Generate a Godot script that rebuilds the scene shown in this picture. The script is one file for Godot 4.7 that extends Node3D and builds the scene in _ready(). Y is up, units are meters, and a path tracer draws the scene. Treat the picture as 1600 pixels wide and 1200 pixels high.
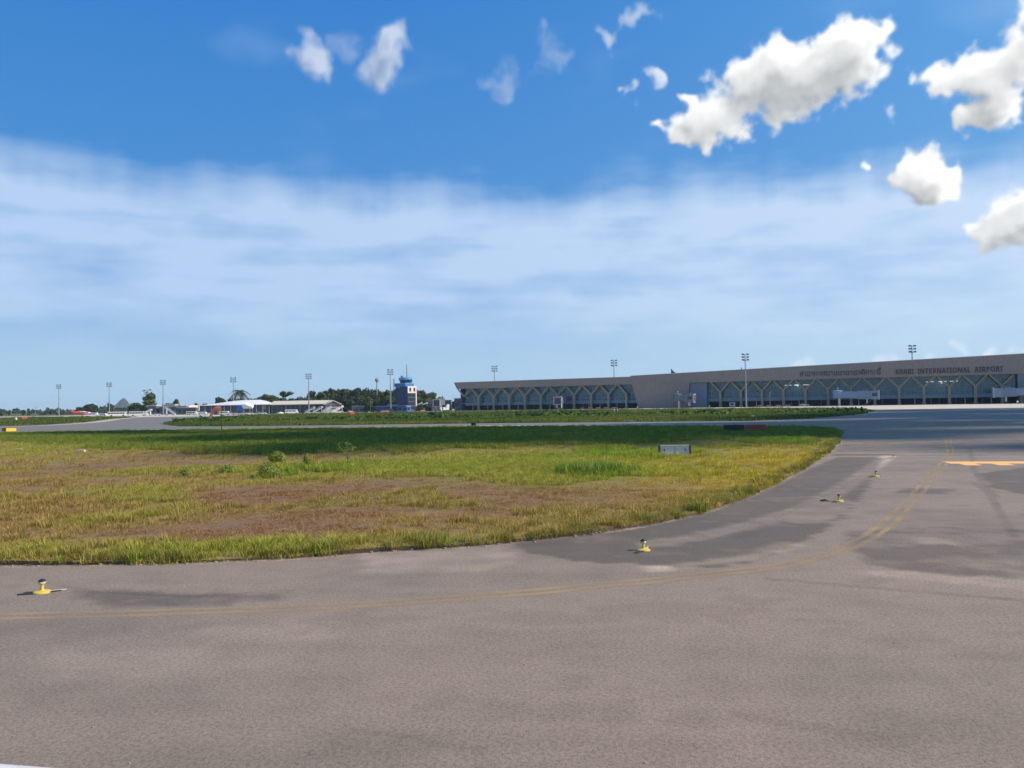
extends Node3D

# Airfield seen from a taxiing aircraft: sky, pavement and grass first, then the terminal, then the far buildings and small things.
# Metres; y up; the camera stands at the origin 4.5 m above the taxiway and looks along -z.

const SUN_AZ := 99.0
const SUN_EL := 36.0
const EXPOSURE := 1.2

var rng := RandomNumberGenerator.new()
var mats := {}
var used := {}
var noise_tex := {}
var shared := {}


class MB:
	var st := SurfaceTool.new()
	var col := Color.WHITE
	var n := 0

	func _init() -> void:
		st.begin(Mesh.PRIMITIVE_TRIANGLES)

	func vert(p: Vector3, nor: Vector3) -> void:
		st.set_normal(nor)
		st.set_color(col)
		st.add_vertex(p)
		n += 1

	func tri(a: Vector3, b: Vector3, c: Vector3, nor: Vector3) -> void:
		if (b - a).cross(c - a).dot(nor) > 0.0:
			vert(a, nor); vert(c, nor); vert(b, nor)
		else:
			vert(a, nor); vert(b, nor); vert(c, nor)

	func tri3(a: Vector3, b: Vector3, c: Vector3, na: Vector3, nb: Vector3, nc: Vector3) -> void:
		if (b - a).cross(c - a).dot(na + nb + nc) > 0.0:
			vert(a, na); vert(c, nc); vert(b, nb)
		else:
			vert(a, na); vert(b, nb); vert(c, nc)

	func poly(pts: Array, out: Vector3) -> void:
		var nor := Vector3()
		for i in pts.size():
			nor += (pts[i] as Vector3).cross(pts[(i + 1) % pts.size()])
		nor = nor.normalized()
		if nor.dot(out) < 0.0:
			nor = -nor
		for i in range(1, pts.size() - 1):
			tri(pts[0], pts[i], pts[i + 1], nor)

	func box(c: Vector3, s: Vector3, b := Basis()) -> void:
		var h := s * 0.5
		for ax in 3:
			for sg in [-1.0, 1.0]:
				var d := Vector3(); d[ax] = sg
				var u := Vector3(); u[(ax + 1) % 3] = 1.0
				var v := Vector3(); v[(ax + 2) % 3] = 1.0
				var q := []
				for k in [[-1, -1], [1, -1], [1, 1], [-1, 1]]:
					q.append(c + b * ((d + u * k[0] + v * k[1]) * h))
				poly(q, b * d)

	func bar(a: Vector3, b2: Vector3, w: float, h: float) -> void:
		var z := (b2 - a).normalized()
		var up := Vector3.UP if absf(z.y) < 0.95 else Vector3.RIGHT
		var x := up.cross(z).normalized()
		box((a + b2) * 0.5, Vector3(w, h, a.distance_to(b2)), Basis(x, z.cross(x), z))

	func tube(a: Vector3, b2: Vector3, ra: float, rb: float, k := 8, caps := true) -> void:
		var z := (b2 - a).normalized()
		var up := Vector3.UP if absf(z.y) < 0.95 else Vector3.RIGHT
		var x := up.cross(z).normalized()
		var y := z.cross(x)
		for i in k:
			var d0 := x * cos(TAU * i / k) + y * sin(TAU * i / k)
			var d1 := x * cos(TAU * (i + 1) / k) + y * sin(TAU * (i + 1) / k)
			tri3(a + d0 * ra, a + d1 * ra, b2 + d1 * rb, d0, d1, d1)
			if rb > 0.0:
				tri3(a + d0 * ra, b2 + d1 * rb, b2 + d0 * rb, d0, d1, d0)
			if caps:
				tri(a, a + d0 * ra, a + d1 * ra, -z)
				if rb > 0.0:
					tri(b2, b2 + d0 * rb, b2 + d1 * rb, z)

	# profile of (radius, height) turned about the axis y of xf
	func lathe(pr: Array, xf := Transform3D(), k := 16) -> void:
		for j in pr.size() - 1:
			var p: Vector2 = pr[j]
			var q: Vector2 = pr[j + 1]
			var nn := Vector2(q.y - p.y, p.x - q.x).normalized()
			for i in k:
				var d0 := Vector3(cos(TAU * i / k), 0, sin(TAU * i / k))
				var d1 := Vector3(cos(TAU * (i + 1) / k), 0, sin(TAU * (i + 1) / k))
				var n0 := xf.basis * (d0 * nn.x + Vector3.UP * nn.y)
				var n1 := xf.basis * (d1 * nn.x + Vector3.UP * nn.y)
				var a := xf * (d0 * p.x + Vector3.UP * p.y)
				var b := xf * (d1 * p.x + Vector3.UP * p.y)
				var c := xf * (d1 * q.x + Vector3.UP * q.y)
				var e := xf * (d0 * q.x + Vector3.UP * q.y)
				if p.x > 0.0001:
					tri3(a, b, c, n0, n1, n1)
				if q.x > 0.0001:
					tri3(a, c, e, n0, n1, n0)

	# outline in the x-y plane of xf, thick from z0 to z1
	func prism(pts: PackedVector2Array, z0: float, z1: float, xf := Transform3D()) -> void:
		var idx := Geometry2D.triangulate_polygon(pts)
		for t in range(0, idx.size(), 3):
			for zz in [[z0, -1.0], [z1, 1.0]]:
				var v := []
				for k in 3:
					var p := pts[idx[t + k]]
					v.append(xf * Vector3(p.x, p.y, zz[0]))
				tri(v[0], v[1], v[2], (xf.basis * Vector3(0, 0, zz[1] * signf(z1 - z0))).normalized())
		var ccw := not Geometry2D.is_polygon_clockwise(pts)
		for i in pts.size():
			var p := pts[i]
			var q := pts[(i + 1) % pts.size()]
			var o := Vector3(q.y - p.y, p.x - q.x, 0) * (1.0 if ccw else -1.0)
			poly([xf * Vector3(p.x, p.y, z0), xf * Vector3(q.x, q.y, z0), xf * Vector3(q.x, q.y, z1), xf * Vector3(p.x, p.y, z1)], xf.basis * o)

	func done() -> ArrayMesh:
		return st.commit()


func lin(r: float, g: float, b: float, a := 1.0) -> Color:
	return Color(r, g, b, a).linear_to_srgb()


func mat(key: String, r: float, g: float, b: float, rough := 0.8, metal := 0.0) -> StandardMaterial3D:
	if mats.has(key):
		return mats[key]
	var m := StandardMaterial3D.new()
	m.resource_name = key
	m.albedo_color = lin(r, g, b)
	m.roughness = rough
	m.metallic = metal
	mats[key] = m
	return m


# a painted or clad surface with faint weathering in world space
func worn(key: String, r: float, g: float, b: float, rough := 0.8, scale := 0.15, metal := 0.0) -> StandardMaterial3D:
	if mats.has(key):
		return mats[key]
	var m := mat(key, r, g, b, rough, metal)
	m.albedo_texture = tone_texture("wear", 0.02, 0.86, 1.0)
	m.uv1_triplanar = true
	m.uv1_world_triplanar = true
	m.uv1_scale = Vector3(scale, scale * 0.35, scale)
	return m


func tone_texture(key: String, freq: float, lo: float, hi: float) -> ImageTexture:
	if noise_tex.has(key):
		return noise_tex[key]
	var f := FastNoiseLite.new()
	f.seed = key.hash() % 1000
	f.noise_type = FastNoiseLite.TYPE_SIMPLEX_SMOOTH
	f.frequency = freq
	f.fractal_octaves = 5
	var im := f.get_seamless_image(512, 512)
	im.convert(Image.FORMAT_RGB8)
	im.adjust_bcs(1.0, 1.0, 1.0)
	var d := im.get_data()
	for i in d.size():
		d[i] = int(255.0 * (lo + (hi - lo) * d[i] / 255.0))
	noise_tex[key] = ImageTexture.create_from_image(Image.create_from_data(512, 512, false, Image.FORMAT_RGB8, d))
	return noise_tex[key]


func numbered(called: String) -> String:
	if not used.has(called):
		used[called] = 0
		return called
	used[called] += 1
	return "%s_%03d" % [called, used[called]]


func tag(o: Node3D, label: String, category: String, group := "", kind := "") -> Node3D:
	if label: o.set_meta("label", label)
	if category: o.set_meta("category", category)
	if group: o.set_meta("group", group)
	if kind: o.set_meta("kind", kind)
	return o


func thing(called: String, label: String, category: String, at: Vector3, turn := 0.0, group := "") -> Node3D:
	var o := Node3D.new()
	o.name = numbered(called)
	add_child(o)
	o.position = at
	o.rotation.y = turn
	tag(o, label, category, group)
	return o


func put(called: String, m: Variant, material: Material, parent: Node3D) -> MeshInstance3D:
	var o := MeshInstance3D.new()
	o.mesh = m.done() if m is MB else m
	o.material_override = material
	o.name = numbered(called) if parent == self else called
	parent.add_child(o, true)
	return o


func at_put(called: String, m: Mesh, material: Material, parent: Node3D, pos: Vector3, basis := Basis()) -> MeshInstance3D:
	var o := put(called, m, material, parent)
	o.transform = Transform3D(basis, pos)
	return o


func bx(called: String, c: Vector3, s: Vector3, material: Material, parent: Node3D, basis := Basis()) -> MeshInstance3D:
	var m := MB.new()
	m.box(c, s, basis)
	return put(called, m, material, parent)


func copy(o: Node3D, at: Vector3, turn: float, label: String) -> Node3D:
	var c: Node3D = o.duplicate()
	c.name = numbered(str(o.name).rstrip("0123456789").trim_suffix("_"))
	add_child(c)
	c.position = at
	c.rotation.y = turn
	c.set_meta("label", label)
	return c


func structure(called: String, m: Variant, material: Material, label := "") -> MeshInstance3D:
	var o := put(called, m, material, self)
	o.set_meta("kind", "structure")
	if label: o.set_meta("label", label)
	return o


func _ready() -> void:
	rng.seed = 77
	camera_and_light()
	ground()
	pavement()
	fields()
	terminal()
	boarding_bridges()
	old_terminal()
	control_tower()
	small_buildings()
	far_vehicles()
	trees()
	masts()
	signs()
	edge_lights()
	plants()
	grass()
	stones()
	cowling()
	cloud()


func camera_and_light() -> void:
	var cam := Camera3D.new()
	cam.name = "camera"
	cam.position = Vector3(0, 4.5, 0)
	cam.rotation = Vector3(deg_to_rad(1.363), 0, deg_to_rad(-1.031))
	cam.fov = rad_to_deg(2.0 * atan(600.0 / 1202.0))
	cam.near = 0.1
	cam.far = 14000.0
	add_child(cam)
	cam.current = true
	var env := Environment.new()
	env.background_mode = Environment.BG_SKY
	env.tonemap_mode = Environment.TONE_MAPPER_LINEAR
	env.tonemap_exposure = EXPOSURE
	env.sdfgi_enabled = true
	env.ssao_enabled = true
	env.ssil_enabled = true
	env.fog_enabled = true
	env.fog_density = 0.00007
	env.fog_light_color = Color(0.80, 0.88, 0.95)
	var pano := PanoramaSkyMaterial.new()
	pano.panorama = sky_picture()
	pano.filter = true
	var sky := Sky.new()
	sky.sky_material = pano
	env.sky = sky
	var we := WorldEnvironment.new()
	we.name = "world"
	we.environment = env
	add_child(we)
	var sun := DirectionalLight3D.new()
	sun.name = "sun"
	sun.light_energy = 1.6
	sun.light_color = Color(1.0, 0.945, 0.87)
	sun.light_angular_distance = 0.5
	sun.shadow_enabled = true
	sun.basis = Basis.looking_at(-sun_dir(), Vector3.UP)
	add_child(sun)


func sun_dir() -> Vector3:
	return dir_of(SUN_AZ, SUN_EL)


func dir_of(az: float, el: float) -> Vector3:
	var a := deg_to_rad(az)
	var e := deg_to_rad(el)
	return Vector3(cos(e) * sin(a), sin(e), -cos(e) * cos(a))


# ---------------------------------------------------------------- sky: air, a sheet of thin high cloud, cumulus
var n_big := FastNoiseLite.new()
var n_streak := FastNoiseLite.new()
var n_puff := FastNoiseLite.new()
var clusters := []


func cluster(blobs: Array, thick: float, rough: float, flat := -99.0) -> void:
	var lo := Vector2(999, 999)
	var hi := Vector2(-999, -999)
	for i in range(0, blobs.size(), 3):
		var r: float = blobs[i + 2] * 2.0
		lo = lo.min(Vector2(blobs[i] - r, blobs[i + 1] - r))
		hi = hi.max(Vector2(blobs[i] + r, blobs[i + 1] + r))
	clusters.append({"b": PackedFloat32Array(blobs), "lo": lo, "hi": hi, "thick": thick, "rough": rough, "soft": 0.58 + 1.3 * (1.0 - thick)})


func puff(c: Dictionary, x: float, y: float, rough_share := 1.0) -> float:
	var b: PackedFloat32Array = c.b
	var wx: float = x + 0.9 * n_big.get_noise_2d(x * 9.0, y * 9.0)
	var wy: float = y + 0.9 * n_big.get_noise_2d(x * 9.0 + 300.0, y * 9.0)
	var s := 0.0
	for i in range(0, b.size(), 3):
		var dx := (wx - b[i]) / b[i + 2]
		var dy := (wy - b[i + 1]) / b[i + 2]
		var q := dx * dx + dy * dy
		if q < 6.0:
			s += exp(-1.32 * q)
	s = minf(s, 1.4)
	s -= 0.47
	return s + float(c.rough) * rough_share * n_puff.get_noise_2d(x, y) * (1.0 - 0.62 * smoothstep(0.15, 0.7, s))


func sky_colour(az: float, el: float) -> Color:
	var d := dir_of(az, el)
	var ang := rad_to_deg(acos(clampf(d.dot(sun_dir()), -1.0, 1.0)))
	var k := smoothstep(112.0, 30.0, ang)
	var up := clampf(el / 30.0, 0.0, 1.0)
	var high := Color(0.036, 0.215, 0.615).lerp(Color(0.14, 0.43, 0.85), k * k)
	var low := Color(0.165, 0.44, 0.79).lerp(Color(0.34, 0.62, 0.93), k)
	var c := low.lerp(high, pow(up, 0.62))
	c = c.lerp(Color(0.028, 0.14, 0.44), clampf((el - 30.0) / 60.0, 0.0, 1.0) * 0.7 * (1.0 - k))
	# thin sheet of high cloud, its upper rim wavy
	var az0 := az
	if absf(az) > 90.0: az = signf(az) * (180.0 - absf(az))
	var fib := n_puff.get_noise_2d(az * 0.11 + el * 0.05, el * 1.15 + 40.0)
	var rim := 15.2 + 1.2 * n_big.get_noise_2d(az * 1.6, 7.0) + 1.3 * n_puff.get_noise_2d(az * 0.22, 3.0) - 1.6 * k * k
	var soft := n_streak.get_noise_2d(az * 1.1, el * 4.2)
	var fine := n_puff.get_noise_2d(az * 0.30, el * 0.85 + 90.0)
	var e2 := el + 1.1 * fine + 0.7 * soft + 0.8 * fib
	var sheet := smoothstep(rim + 2.1, rim - 2.3, e2) * (0.82 + 0.30 * soft + 0.22 * fine + 0.26 * fib + 0.16 * smoothstep(rim - 4.5, rim - 1.0, e2))
	sheet *= lerpf(1.0, 0.62, smoothstep(7.0, 3.0, el + 1.5 * soft))
	sheet += 0.16 * smoothstep(0.15, 0.6, n_streak.get_noise_2d(az * 0.8 + 70.0, el * 1.7)) * smoothstep(60.0, 14.0, el)
	c = c.lerp(Color(0.52, 0.685, 0.93).lerp(Color(0.72, 0.86, 1.05), k), clampf(sheet, 0.0, 0.93))
	# pale air down at the horizon
	c = c.lerp(Color(0.44, 0.645, 0.82).lerp(Color(0.72, 0.90, 1.03), k), 0.86 * smoothstep(9.0, 0.8, el + 0.8 * fib))
	c = c.lerp(Color(1.0, 0.98, 0.92), 0.45 * smoothstep(34.0, 4.0, ang))
	az = az0
	for q in clusters:
		if az < q.lo.x or az > q.hi.x or el < q.lo.y or el > q.hi.y:
			continue
		var den := puff(q, az, el)
		var a := smoothstep(-0.06, q.soft, den) * float(q.thick) * clampf(1.0 + 0.5 * n_puff.get_noise_2d(az * 2.6, el * 2.6) * (1.0 - smoothstep(0.1, 0.6, den)), 0.55, 1.15)
		a = minf(a, 1.0)
		if a <= 0.003:
			continue
		var towards := maxf(0.0, puff(q, az + 1.1, el + 0.8, 0.35))
		var above := maxf(0.0, puff(q, az + 0.3, el + 2.0, 0.3))
		var relief := puff(q, az + 0.32, el + 0.26) - den
		var shade := clampf(towards * 0.44 + above * 0.42 + relief * 0.45 - 0.05, 0.0, 1.0)
		var bright := Color(1.0, 1.02, 1.02).lerp(Color(1.22, 1.20, 1.15), k)
		var grey := Color(0.36, 0.40, 0.45).lerp(Color(0.42, 0.44, 0.455), k)
		c = c.lerp(bright.lerp(grey, shade), a)
	return Color(c.r * 0.80, c.g * 0.81, c.b * 0.82)


func sky_picture() -> ImageTexture:
	n_big.seed = 5; n_big.frequency = 0.035; n_big.fractal_octaves = 3
	n_streak.seed = 9; n_streak.frequency = 0.045; n_streak.fractal_octaves = 4
	n_puff.seed = 21; n_puff.frequency = 0.40; n_puff.fractal_octaves = 6; n_puff.fractal_gain = 0.56
	cluster([24.78, 22.16, 2.2, 25.8, 23.0, 1.5, 21.90, 21.29, 2.5, 18.92, 20.92, 2.7, 20.05, 22.9, 1.4, 15.82, 19.86, 2.3, 13.77, 19.24, 1.7, 12.62, 18.79, 1.1, 14.86, 17.57, 0.8, 10.89, 19.48, 0.6, 23.14, 21.48, 2.1, 13.37, 21.14, 0.7, 17.65, 22.28, 1.5], 1.0, 0.62)
	cluster([-14.6, 24.2, 1.75, -13.9, 23.8, 1.5, -9.11, 24.22, 1.7, -7.76, 26.25, 1.2, -9.83, 23.18, 1.4, -8.53, 25.44, 1.4], 0.58, 0.5)
	cluster([-11.66, 25.27, 1.2, -11.91, 24.07, 1.0, -12.81, 24.80, 0.9], 0.22, 0.75)
	cluster([7.42, 25.46, 0.9, 8.86, 26.14, 1.1, 10.14, 26.81, 1.0], 0.62, 0.75)
	cluster([10.95, 22.10, 0.9, 11.34, 22.76, 0.6, 9.21, 21.78, 0.6, 8.52, 22.16, 0.4], 0.7, 0.8)
	cluster([-0.07, 23.14, 1.6, -1.04, 22.74, 0.9, 2.84, 24.09, 1.6, 2.65, 26.21, 0.7, 4.29, 24.23, 0.9, -0.33, 21.90, 0.7], 0.26, 0.95)
	cluster([30.76, 19.76, 1.5, 29.39, 19.89, 1.1, 32.17, 19.68, 1.2, 33.88, 20.39, 1.4, 33.33, 18.41, 1.5, 32.78, 17.23, 1.4, 31.38, 16.94, 1.0, 30.68, 17.27, 0.6, 35.5, 21.5, 2.0, 37.4, 20.2, 1.8], 1.0, 0.72)
	cluster([28.42, 14.65, 1.7, 29.49, 13.68, 1.3, 27.27, 13.90, 1.1, 30.57, 13.41, 0.7, 25.36, 14.97, 0.5, 28.38, 13.64, 1.1], 1.0, 0.66)
	cluster([32.86, 10.73, 1.7, 33.93, 10.77, 1.7, 31.53, 9.99, 1.1, 33.63, 11.78, 0.9, 36.0, 10.8, 1.9], 0.97, 0.62)
	cluster([30.10, 3.14, 0.6, 31.32, 2.58, 0.5, 25.80, 2.24, 0.9, 33.36, 2.48, 0.9, 32.02, 2.63, 0.7, 20.97, 2.02, 0.7, 28.45, 2.38, 0.7], 0.55, 0.6)
	cluster([26.82, 18.46, 0.45], 0.6, 0.8)
	# the same weather all the way round
	var r := RandomNumberGenerator.new()
	r.seed = 4
	for i in 46:
		var az := r.randf_range(-180, 180)
		var el := r.randf_range(4, 50)
		var b := []
		var s := r.randf_range(0.6, 1.9)
		for j in r.randi_range(3, 9):
			b.append_array([clampf(az + r.randf_range(-3.2, 3.2) * s, -176, 176), el + r.randf_range(-1.0, 1.2) * s, r.randf_range(0.5, 1.4) * s])
		if absf(az) > 46.0 or el > 36.0:
			cluster(b, r.randf_range(0.5, 1.0), 0.65)
	var w := 4096
	var h := 2048
	var lw := 1024
	var coarse := Image.create(lw, 512, false, Image.FORMAT_RGBF)
	for y in 258:
		for x in lw:
			coarse.set_pixel(x, y, sky_colour((x + 0.5) / lw * 360.0 - 180.0, maxf(0.0, 90.0 - (y + 0.5) / 512.0 * 180.0)))
	coarse.fill_rect(Rect2i(0, 258, lw, 254), Color(0.16, 0.17, 0.15))
	coarse.resize(w, h, Image.INTERPOLATE_BILINEAR)
	var x0 := int((140.0 / 360.0) * w)
	var x1 := int((220.0 / 360.0) * w)
	var y0 := int(58.0 / 180.0 * h)
	for y in range(y0, 1025):
		for x in range(x0, x1):
			coarse.set_pixel(x, y, sky_colour((x + 0.5) / w * 360.0 - 180.0, maxf(0.0, 90.0 - (y + 0.5) / h * 180.0)))
	var turned := Image.create(w, h, false, Image.FORMAT_RGBF)
	turned.blit_rect(coarse, Rect2i(w / 2, 0, w / 2, h), Vector2i(0, 0))
	turned.blit_rect(coarse, Rect2i(0, 0, w / 2, h), Vector2i(w / 2, 0))
	return ImageTexture.create_from_image(turned)


# ---------------------------------------------------------------- ground, pavement, markings
func sheet(pts: PackedVector2Array, y: float) -> MB:
	var m := MB.new()
	var idx := Geometry2D.triangulate_polygon(pts)
	for t in range(0, idx.size(), 3):
		var v := []
		for k in 3:
			var p := pts[idx[t + k]]
			v.append(Vector3(p.x, y, p.y))
		m.tri(v[0], v[1], v[2], Vector3.UP)
	return m


func ground() -> void:
	var g := worn("ground_soil", 0.075, 0.085, 0.030, 1.0, 0.01)
	structure("ground", sheet(PackedVector2Array([Vector2(-5000, 600), Vector2(5000, 600), Vector2(6000, -9000), Vector2(-6000, -9000)]), -0.03), g)
	var m := MB.new()
	var f := FastNoiseLite.new()
	f.seed = 3; f.frequency = 0.02
	for peak in [[-2630.0, -5200.0, 66.0, 80.0, 0.9], [-2672.0, -5230.0, 60.0, 50.0, 0.9], [-2594.0, -5240.0, 66.0, 44.0, 0.9], [-2560.0, -5300.0, 110.0, 30.0, 1.3], [-2720.0, -5250.0, 90.0, 26.0, 1.4]]:
		var rows := []
		for i in 9:
			var row := []
			for k in 20:
				var t := i / 8.0
				var a := TAU * k / 20.0
				var rr: float = peak[2] * t * (1.0 + 0.22 * f.get_noise_2d(cos(a) * 60.0 + peak[0], sin(a) * 60.0 + t * 50.0))
				var hh: float = peak[3] * pow(cos(t * PI * 0.5), peak[4] * 1.5) + 13.0 * f.get_noise_2d(t * 90.0 + k * 19.0, peak[1])
				row.append(Vector3(peak[0] + cos(a) * rr, hh - 3.0, peak[1] + sin(a) * rr))
			rows.append(row)
		for i in 8:
			for k in 20:
				m.poly([rows[i][k], rows[i + 1][k], rows[i + 1][(k + 1) % 20]], Vector3(0, 1, 0.01))
				m.poly([rows[i][k], rows[i + 1][(k + 1) % 20], rows[i][(k + 1) % 20]], Vector3(0, 1, 0.01))
	structure("hill", m, worn("hill_wood", 0.014, 0.022, 0.016, 1.0, 0.02), "small pointed blue-grey hill far beyond the two white buses")


const MX0 := -45.0
const MZ0 := -135.0
const MSPAN := 130.0
const MPX := 1024


func to_px(p: Vector2) -> Vector2:
	return Vector2((p.x - MX0) / MSPAN * MPX, (p.y - MZ0) / MSPAN * MPX)


func draw_poly(im: Image, pts: Array, v: float) -> void:
	var q := []
	for p in pts:
		q.append(to_px(p))
	for y in MPX:
		var xs := []
		for i in q.size():
			var a: Vector2 = q[i]
			var b: Vector2 = q[(i + 1) % q.size()]
			if (a.y <= y) != (b.y <= y):
				xs.append(a.x + (b.x - a.x) * (y - a.y) / (b.y - a.y))
		xs.sort()
		for i in range(0, xs.size() - 1, 2):
			im.fill_rect(Rect2i(int(xs[i]), y, maxi(1, int(xs[i + 1]) - int(xs[i])), 1), Color(v, v, v))


func draw_line_on(im: Image, pts: Array, width: float, v: float) -> void:
	var wpx := maxi(1, int(round(width / MSPAN * MPX)))
	for i in pts.size() - 1:
		var a := to_px(pts[i])
		var b := to_px(pts[i + 1])
		var n := int(a.distance_to(b)) + 1
		for k in n + 1:
			var p := a.lerp(b, float(k) / n)
			im.fill_rect(Rect2i(int(p.x - wpx * 0.5), int(p.y - wpx * 0.5), wpx, wpx), Color(v, v, v))


func blurred(im: Image, by: int) -> PackedByteArray:
	im.resize(MPX / by, MPX / by, Image.INTERPOLATE_BILINEAR if by < 3 else Image.INTERPOLATE_TRILINEAR)
	im.resize(MPX, MPX, Image.INTERPOLATE_CUBIC)
	im.convert(Image.FORMAT_L8)
	return im.get_data()


func noise_bytes(sd: int, freq: float, oct: int, sx := 1, sy := 1) -> PackedByteArray:
	var f := FastNoiseLite.new()
	f.seed = sd
	f.noise_type = FastNoiseLite.TYPE_SIMPLEX_SMOOTH
	f.frequency = freq
	f.fractal_octaves = oct
	var im := f.get_image(MPX / sx, MPX / sy)
	if sx > 1 or sy > 1:
		im.resize(MPX, MPX, Image.INTERPOLATE_CUBIC)
	im.convert(Image.FORMAT_L8)
	return im.get_data()


# the long edge between field and taxiway
func near_edge() -> PackedVector2Array:
	return PackedVector2Array([Vector2(-31.0, -23.6), Vector2(-22.0, -23.0), Vector2(-16.2, -22.7), Vector2(-12.6, -22.5), Vector2(-9.4, -22.5), Vector2(-6.7, -22.9), Vector2(-4.0, -23.7), Vector2(-1.1, -24.4), Vector2(0.5, -25.1), Vector2(2.5, -26.1), Vector2(4.5, -27.6), Vector2(6.9, -29.9), Vector2(9.7, -33.8), Vector2(13.5, -40.0), Vector2(18.8, -49.5), Vector2(25.1, -61.4), Vector2(32.5, -76.8), Vector2(39.4, -92.4), Vector2(43.5, -104.0)])


func pavement_picture() -> ImageTexture:
	var dark := Image.create(MPX, MPX, false, Image.FORMAT_RGB8)
	draw_poly(dark, [Vector2(-0.2, -24.9), Vector2(0.7, -22.7), Vector2(2.1, -21.7), Vector2(3.4, -21.3), Vector2(4.7, -20.7), Vector2(5.8, -20.8), Vector2(7.2, -21.9), Vector2(9.1, -24.2), Vector2(11.6, -27.8), Vector2(15.7, -34.7), Vector2(21.0, -44.6), Vector2(26.9, -56.0), Vector2(24.3, -57.6), Vector2(20.1, -50.8), Vector2(13.9, -40.2), Vector2(8.8, -32.4), Vector2(6.4, -29.7), Vector2(2.4, -26.6)], 1.0)
	draw_poly(dark, [Vector2(11.0, -25.8), Vector2(14.2, -26.5), Vector2(17.0, -25.8), Vector2(24.0, -24.0), Vector2(18.5, -18.6), Vector2(12.3, -18.7), Vector2(10.4, -19.6), Vector2(9.6, -20.8), Vector2(10.2, -23.5)], 0.55)
	draw_poly(dark, [Vector2(26.3, -43.6), Vector2(31.0, -46.9), Vector2(36.8, -45.4), Vector2(26.8, -33.4), Vector2(22.7, -34.4), Vector2(22.9, -37.0)], 1.0)
	draw_poly(dark, [Vector2(-11.6, -20.1), Vector2(-10.1, -19.6), Vector2(-7.8, -18.6), Vector2(-6.0, -18.8), Vector2(-5.5, -19.2), Vector2(-5.0, -18.4), Vector2(-5.7, -17.9), Vector2(-7.4, -17.7), Vector2(-9.2, -17.8), Vector2(-10.7, -18.8)], 0.5)
	draw_poly(dark, [Vector2(26, -62), Vector2(37, -58), Vector2(60, -60), Vector2(85, -135), Vector2(40, -135), Vector2(45, -106), Vector2(33, -77)], 0.45)
	draw_poly(dark, [Vector2(18, -28), Vector2(21, -31), Vector2(24, -30), Vector2(21, -26.5)], 0.5)
	draw_poly(dark, [Vector2(17.5, -35.5), Vector2(19, -37.5), Vector2(21.3, -37), Vector2(19.5, -34.6)], 0.6)
	draw_line_on(dark, [Vector2(24.7, -58.6), Vector2(30.8, -57.3), Vector2(37.3, -56.3), Vector2(43.5, -55.3), Vector2(60, -52.5)], 0.35, 1.0)
	draw_poly(dark, [Vector2(24.9, -60.5), Vector2(29.0, -59.5), Vector2(29.2, -57.7), Vector2(24.6, -58.6)], 0.9)
	var light := Image.create(MPX, MPX, false, Image.FORMAT_RGB8)
	draw_line_on(light, [Vector2(4.3, -24.1), Vector2(6.2, -25.3), Vector2(9.2, -28.1), Vector2(11.8, -31.1), Vector2(16.3, -38.0), Vector2(23.3, -49.5), Vector2(28.2, -57.7)], 0.8, 1.0)
	draw_line_on(light, [Vector2(10.6, -28.0), Vector2(12.0, -30.2), Vector2(14.0, -33.4)], 1.3, 0.9)
	draw_line_on(light, [Vector2(3.8, -20.5), Vector2(5.6, -21.3), Vector2(6.7, -21.7), Vector2(8.5, -23.7)], 0.5, 0.9)
	draw_poly(light, [Vector2(-9.1, -14.8), Vector2(-7.2, -15.7), Vector2(-4.8, -16.3), Vector2(-3.2, -15.5), Vector2(-4.0, -13.8), Vector2(-5.4, -12.9), Vector2(-7.6, -13.0)], 0.14)
	draw_poly(light, [Vector2(-4.5, -23.2), Vector2(-0.6, -24.3), Vector2(0.4, -22.3), Vector2(-1.0, -20.5), Vector2(-4.0, -20.8)], 0.3)
	draw_poly(light, [Vector2(8.5, -19.8), Vector2(12, -17.6), Vector2(16, -16), Vector2(14, -17.8), Vector2(10, -20)], 0.3)
	draw_poly(light, [Vector2(12.5, -24.5), Vector2(13.6, -24.2), Vector2(13.3, -23.2), Vector2(12.4, -23.4)], 0.8)
	var lip := Image.create(MPX, MPX, false, Image.FORMAT_RGB8)
	var edge := []
	for p in near_edge():
		edge.append(p + Vector2(0.12, 0.22))
	draw_line_on(lip, edge, 0.26, 1.0)
	var tar := Image.create(MPX, MPX, false, Image.FORMAT_RGB8)
	draw_line_on(tar, [Vector2(38.2, -64.3), Vector2(27.2, -45.4), Vector2(22.3, -36.2), Vector2(17.7, -27.8), Vector2(15.7, -24.1)], 0.25, 0.75)
	draw_line_on(tar, [Vector2(23.4, -39.0), Vector2(22.3, -36.2), Vector2(21.0, -33.6)], 0.4, 0.8)
	draw_line_on(tar, [Vector2(-2.2, -10.7), Vector2(-1.6, -10.5), Vector2(-0.9, -10.2), Vector2(-0.4, -10.0)], 0.13, 0.55)
	draw_line_on(tar, [Vector2(3.2, -11.0), Vector2(3.8, -10.6), Vector2(4.8, -10.2)], 0.2, 0.5)
	draw_line_on(tar, [Vector2(6.3, -19.2), Vector2(8.8, -17.9), Vector2(11.0, -16.8), Vector2(16, -15)], 0.2, 0.6)
	draw_line_on(tar, [Vector2(-12.5, -20.3), Vector2(-10.2, -19.0), Vector2(-7.6, -18.4), Vector2(-5.4, -18.9)], 0.13, 0.6)
	draw_line_on(tar, [Vector2(9.6, -28.4), Vector2(16.3, -38.0), Vector2(20.3, -44.5)], 0.13, 0.5)
	draw_line_on(tar, [Vector2(3.6, -22.0), Vector2(4.4, -21.2)], 0.13, 0.4)
	var D := blurred(dark, 3)
	var Lt := blurred(light, 3)
	var Lp := blurred(lip, 1)
	var T := blurred(tar, 1)
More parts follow.
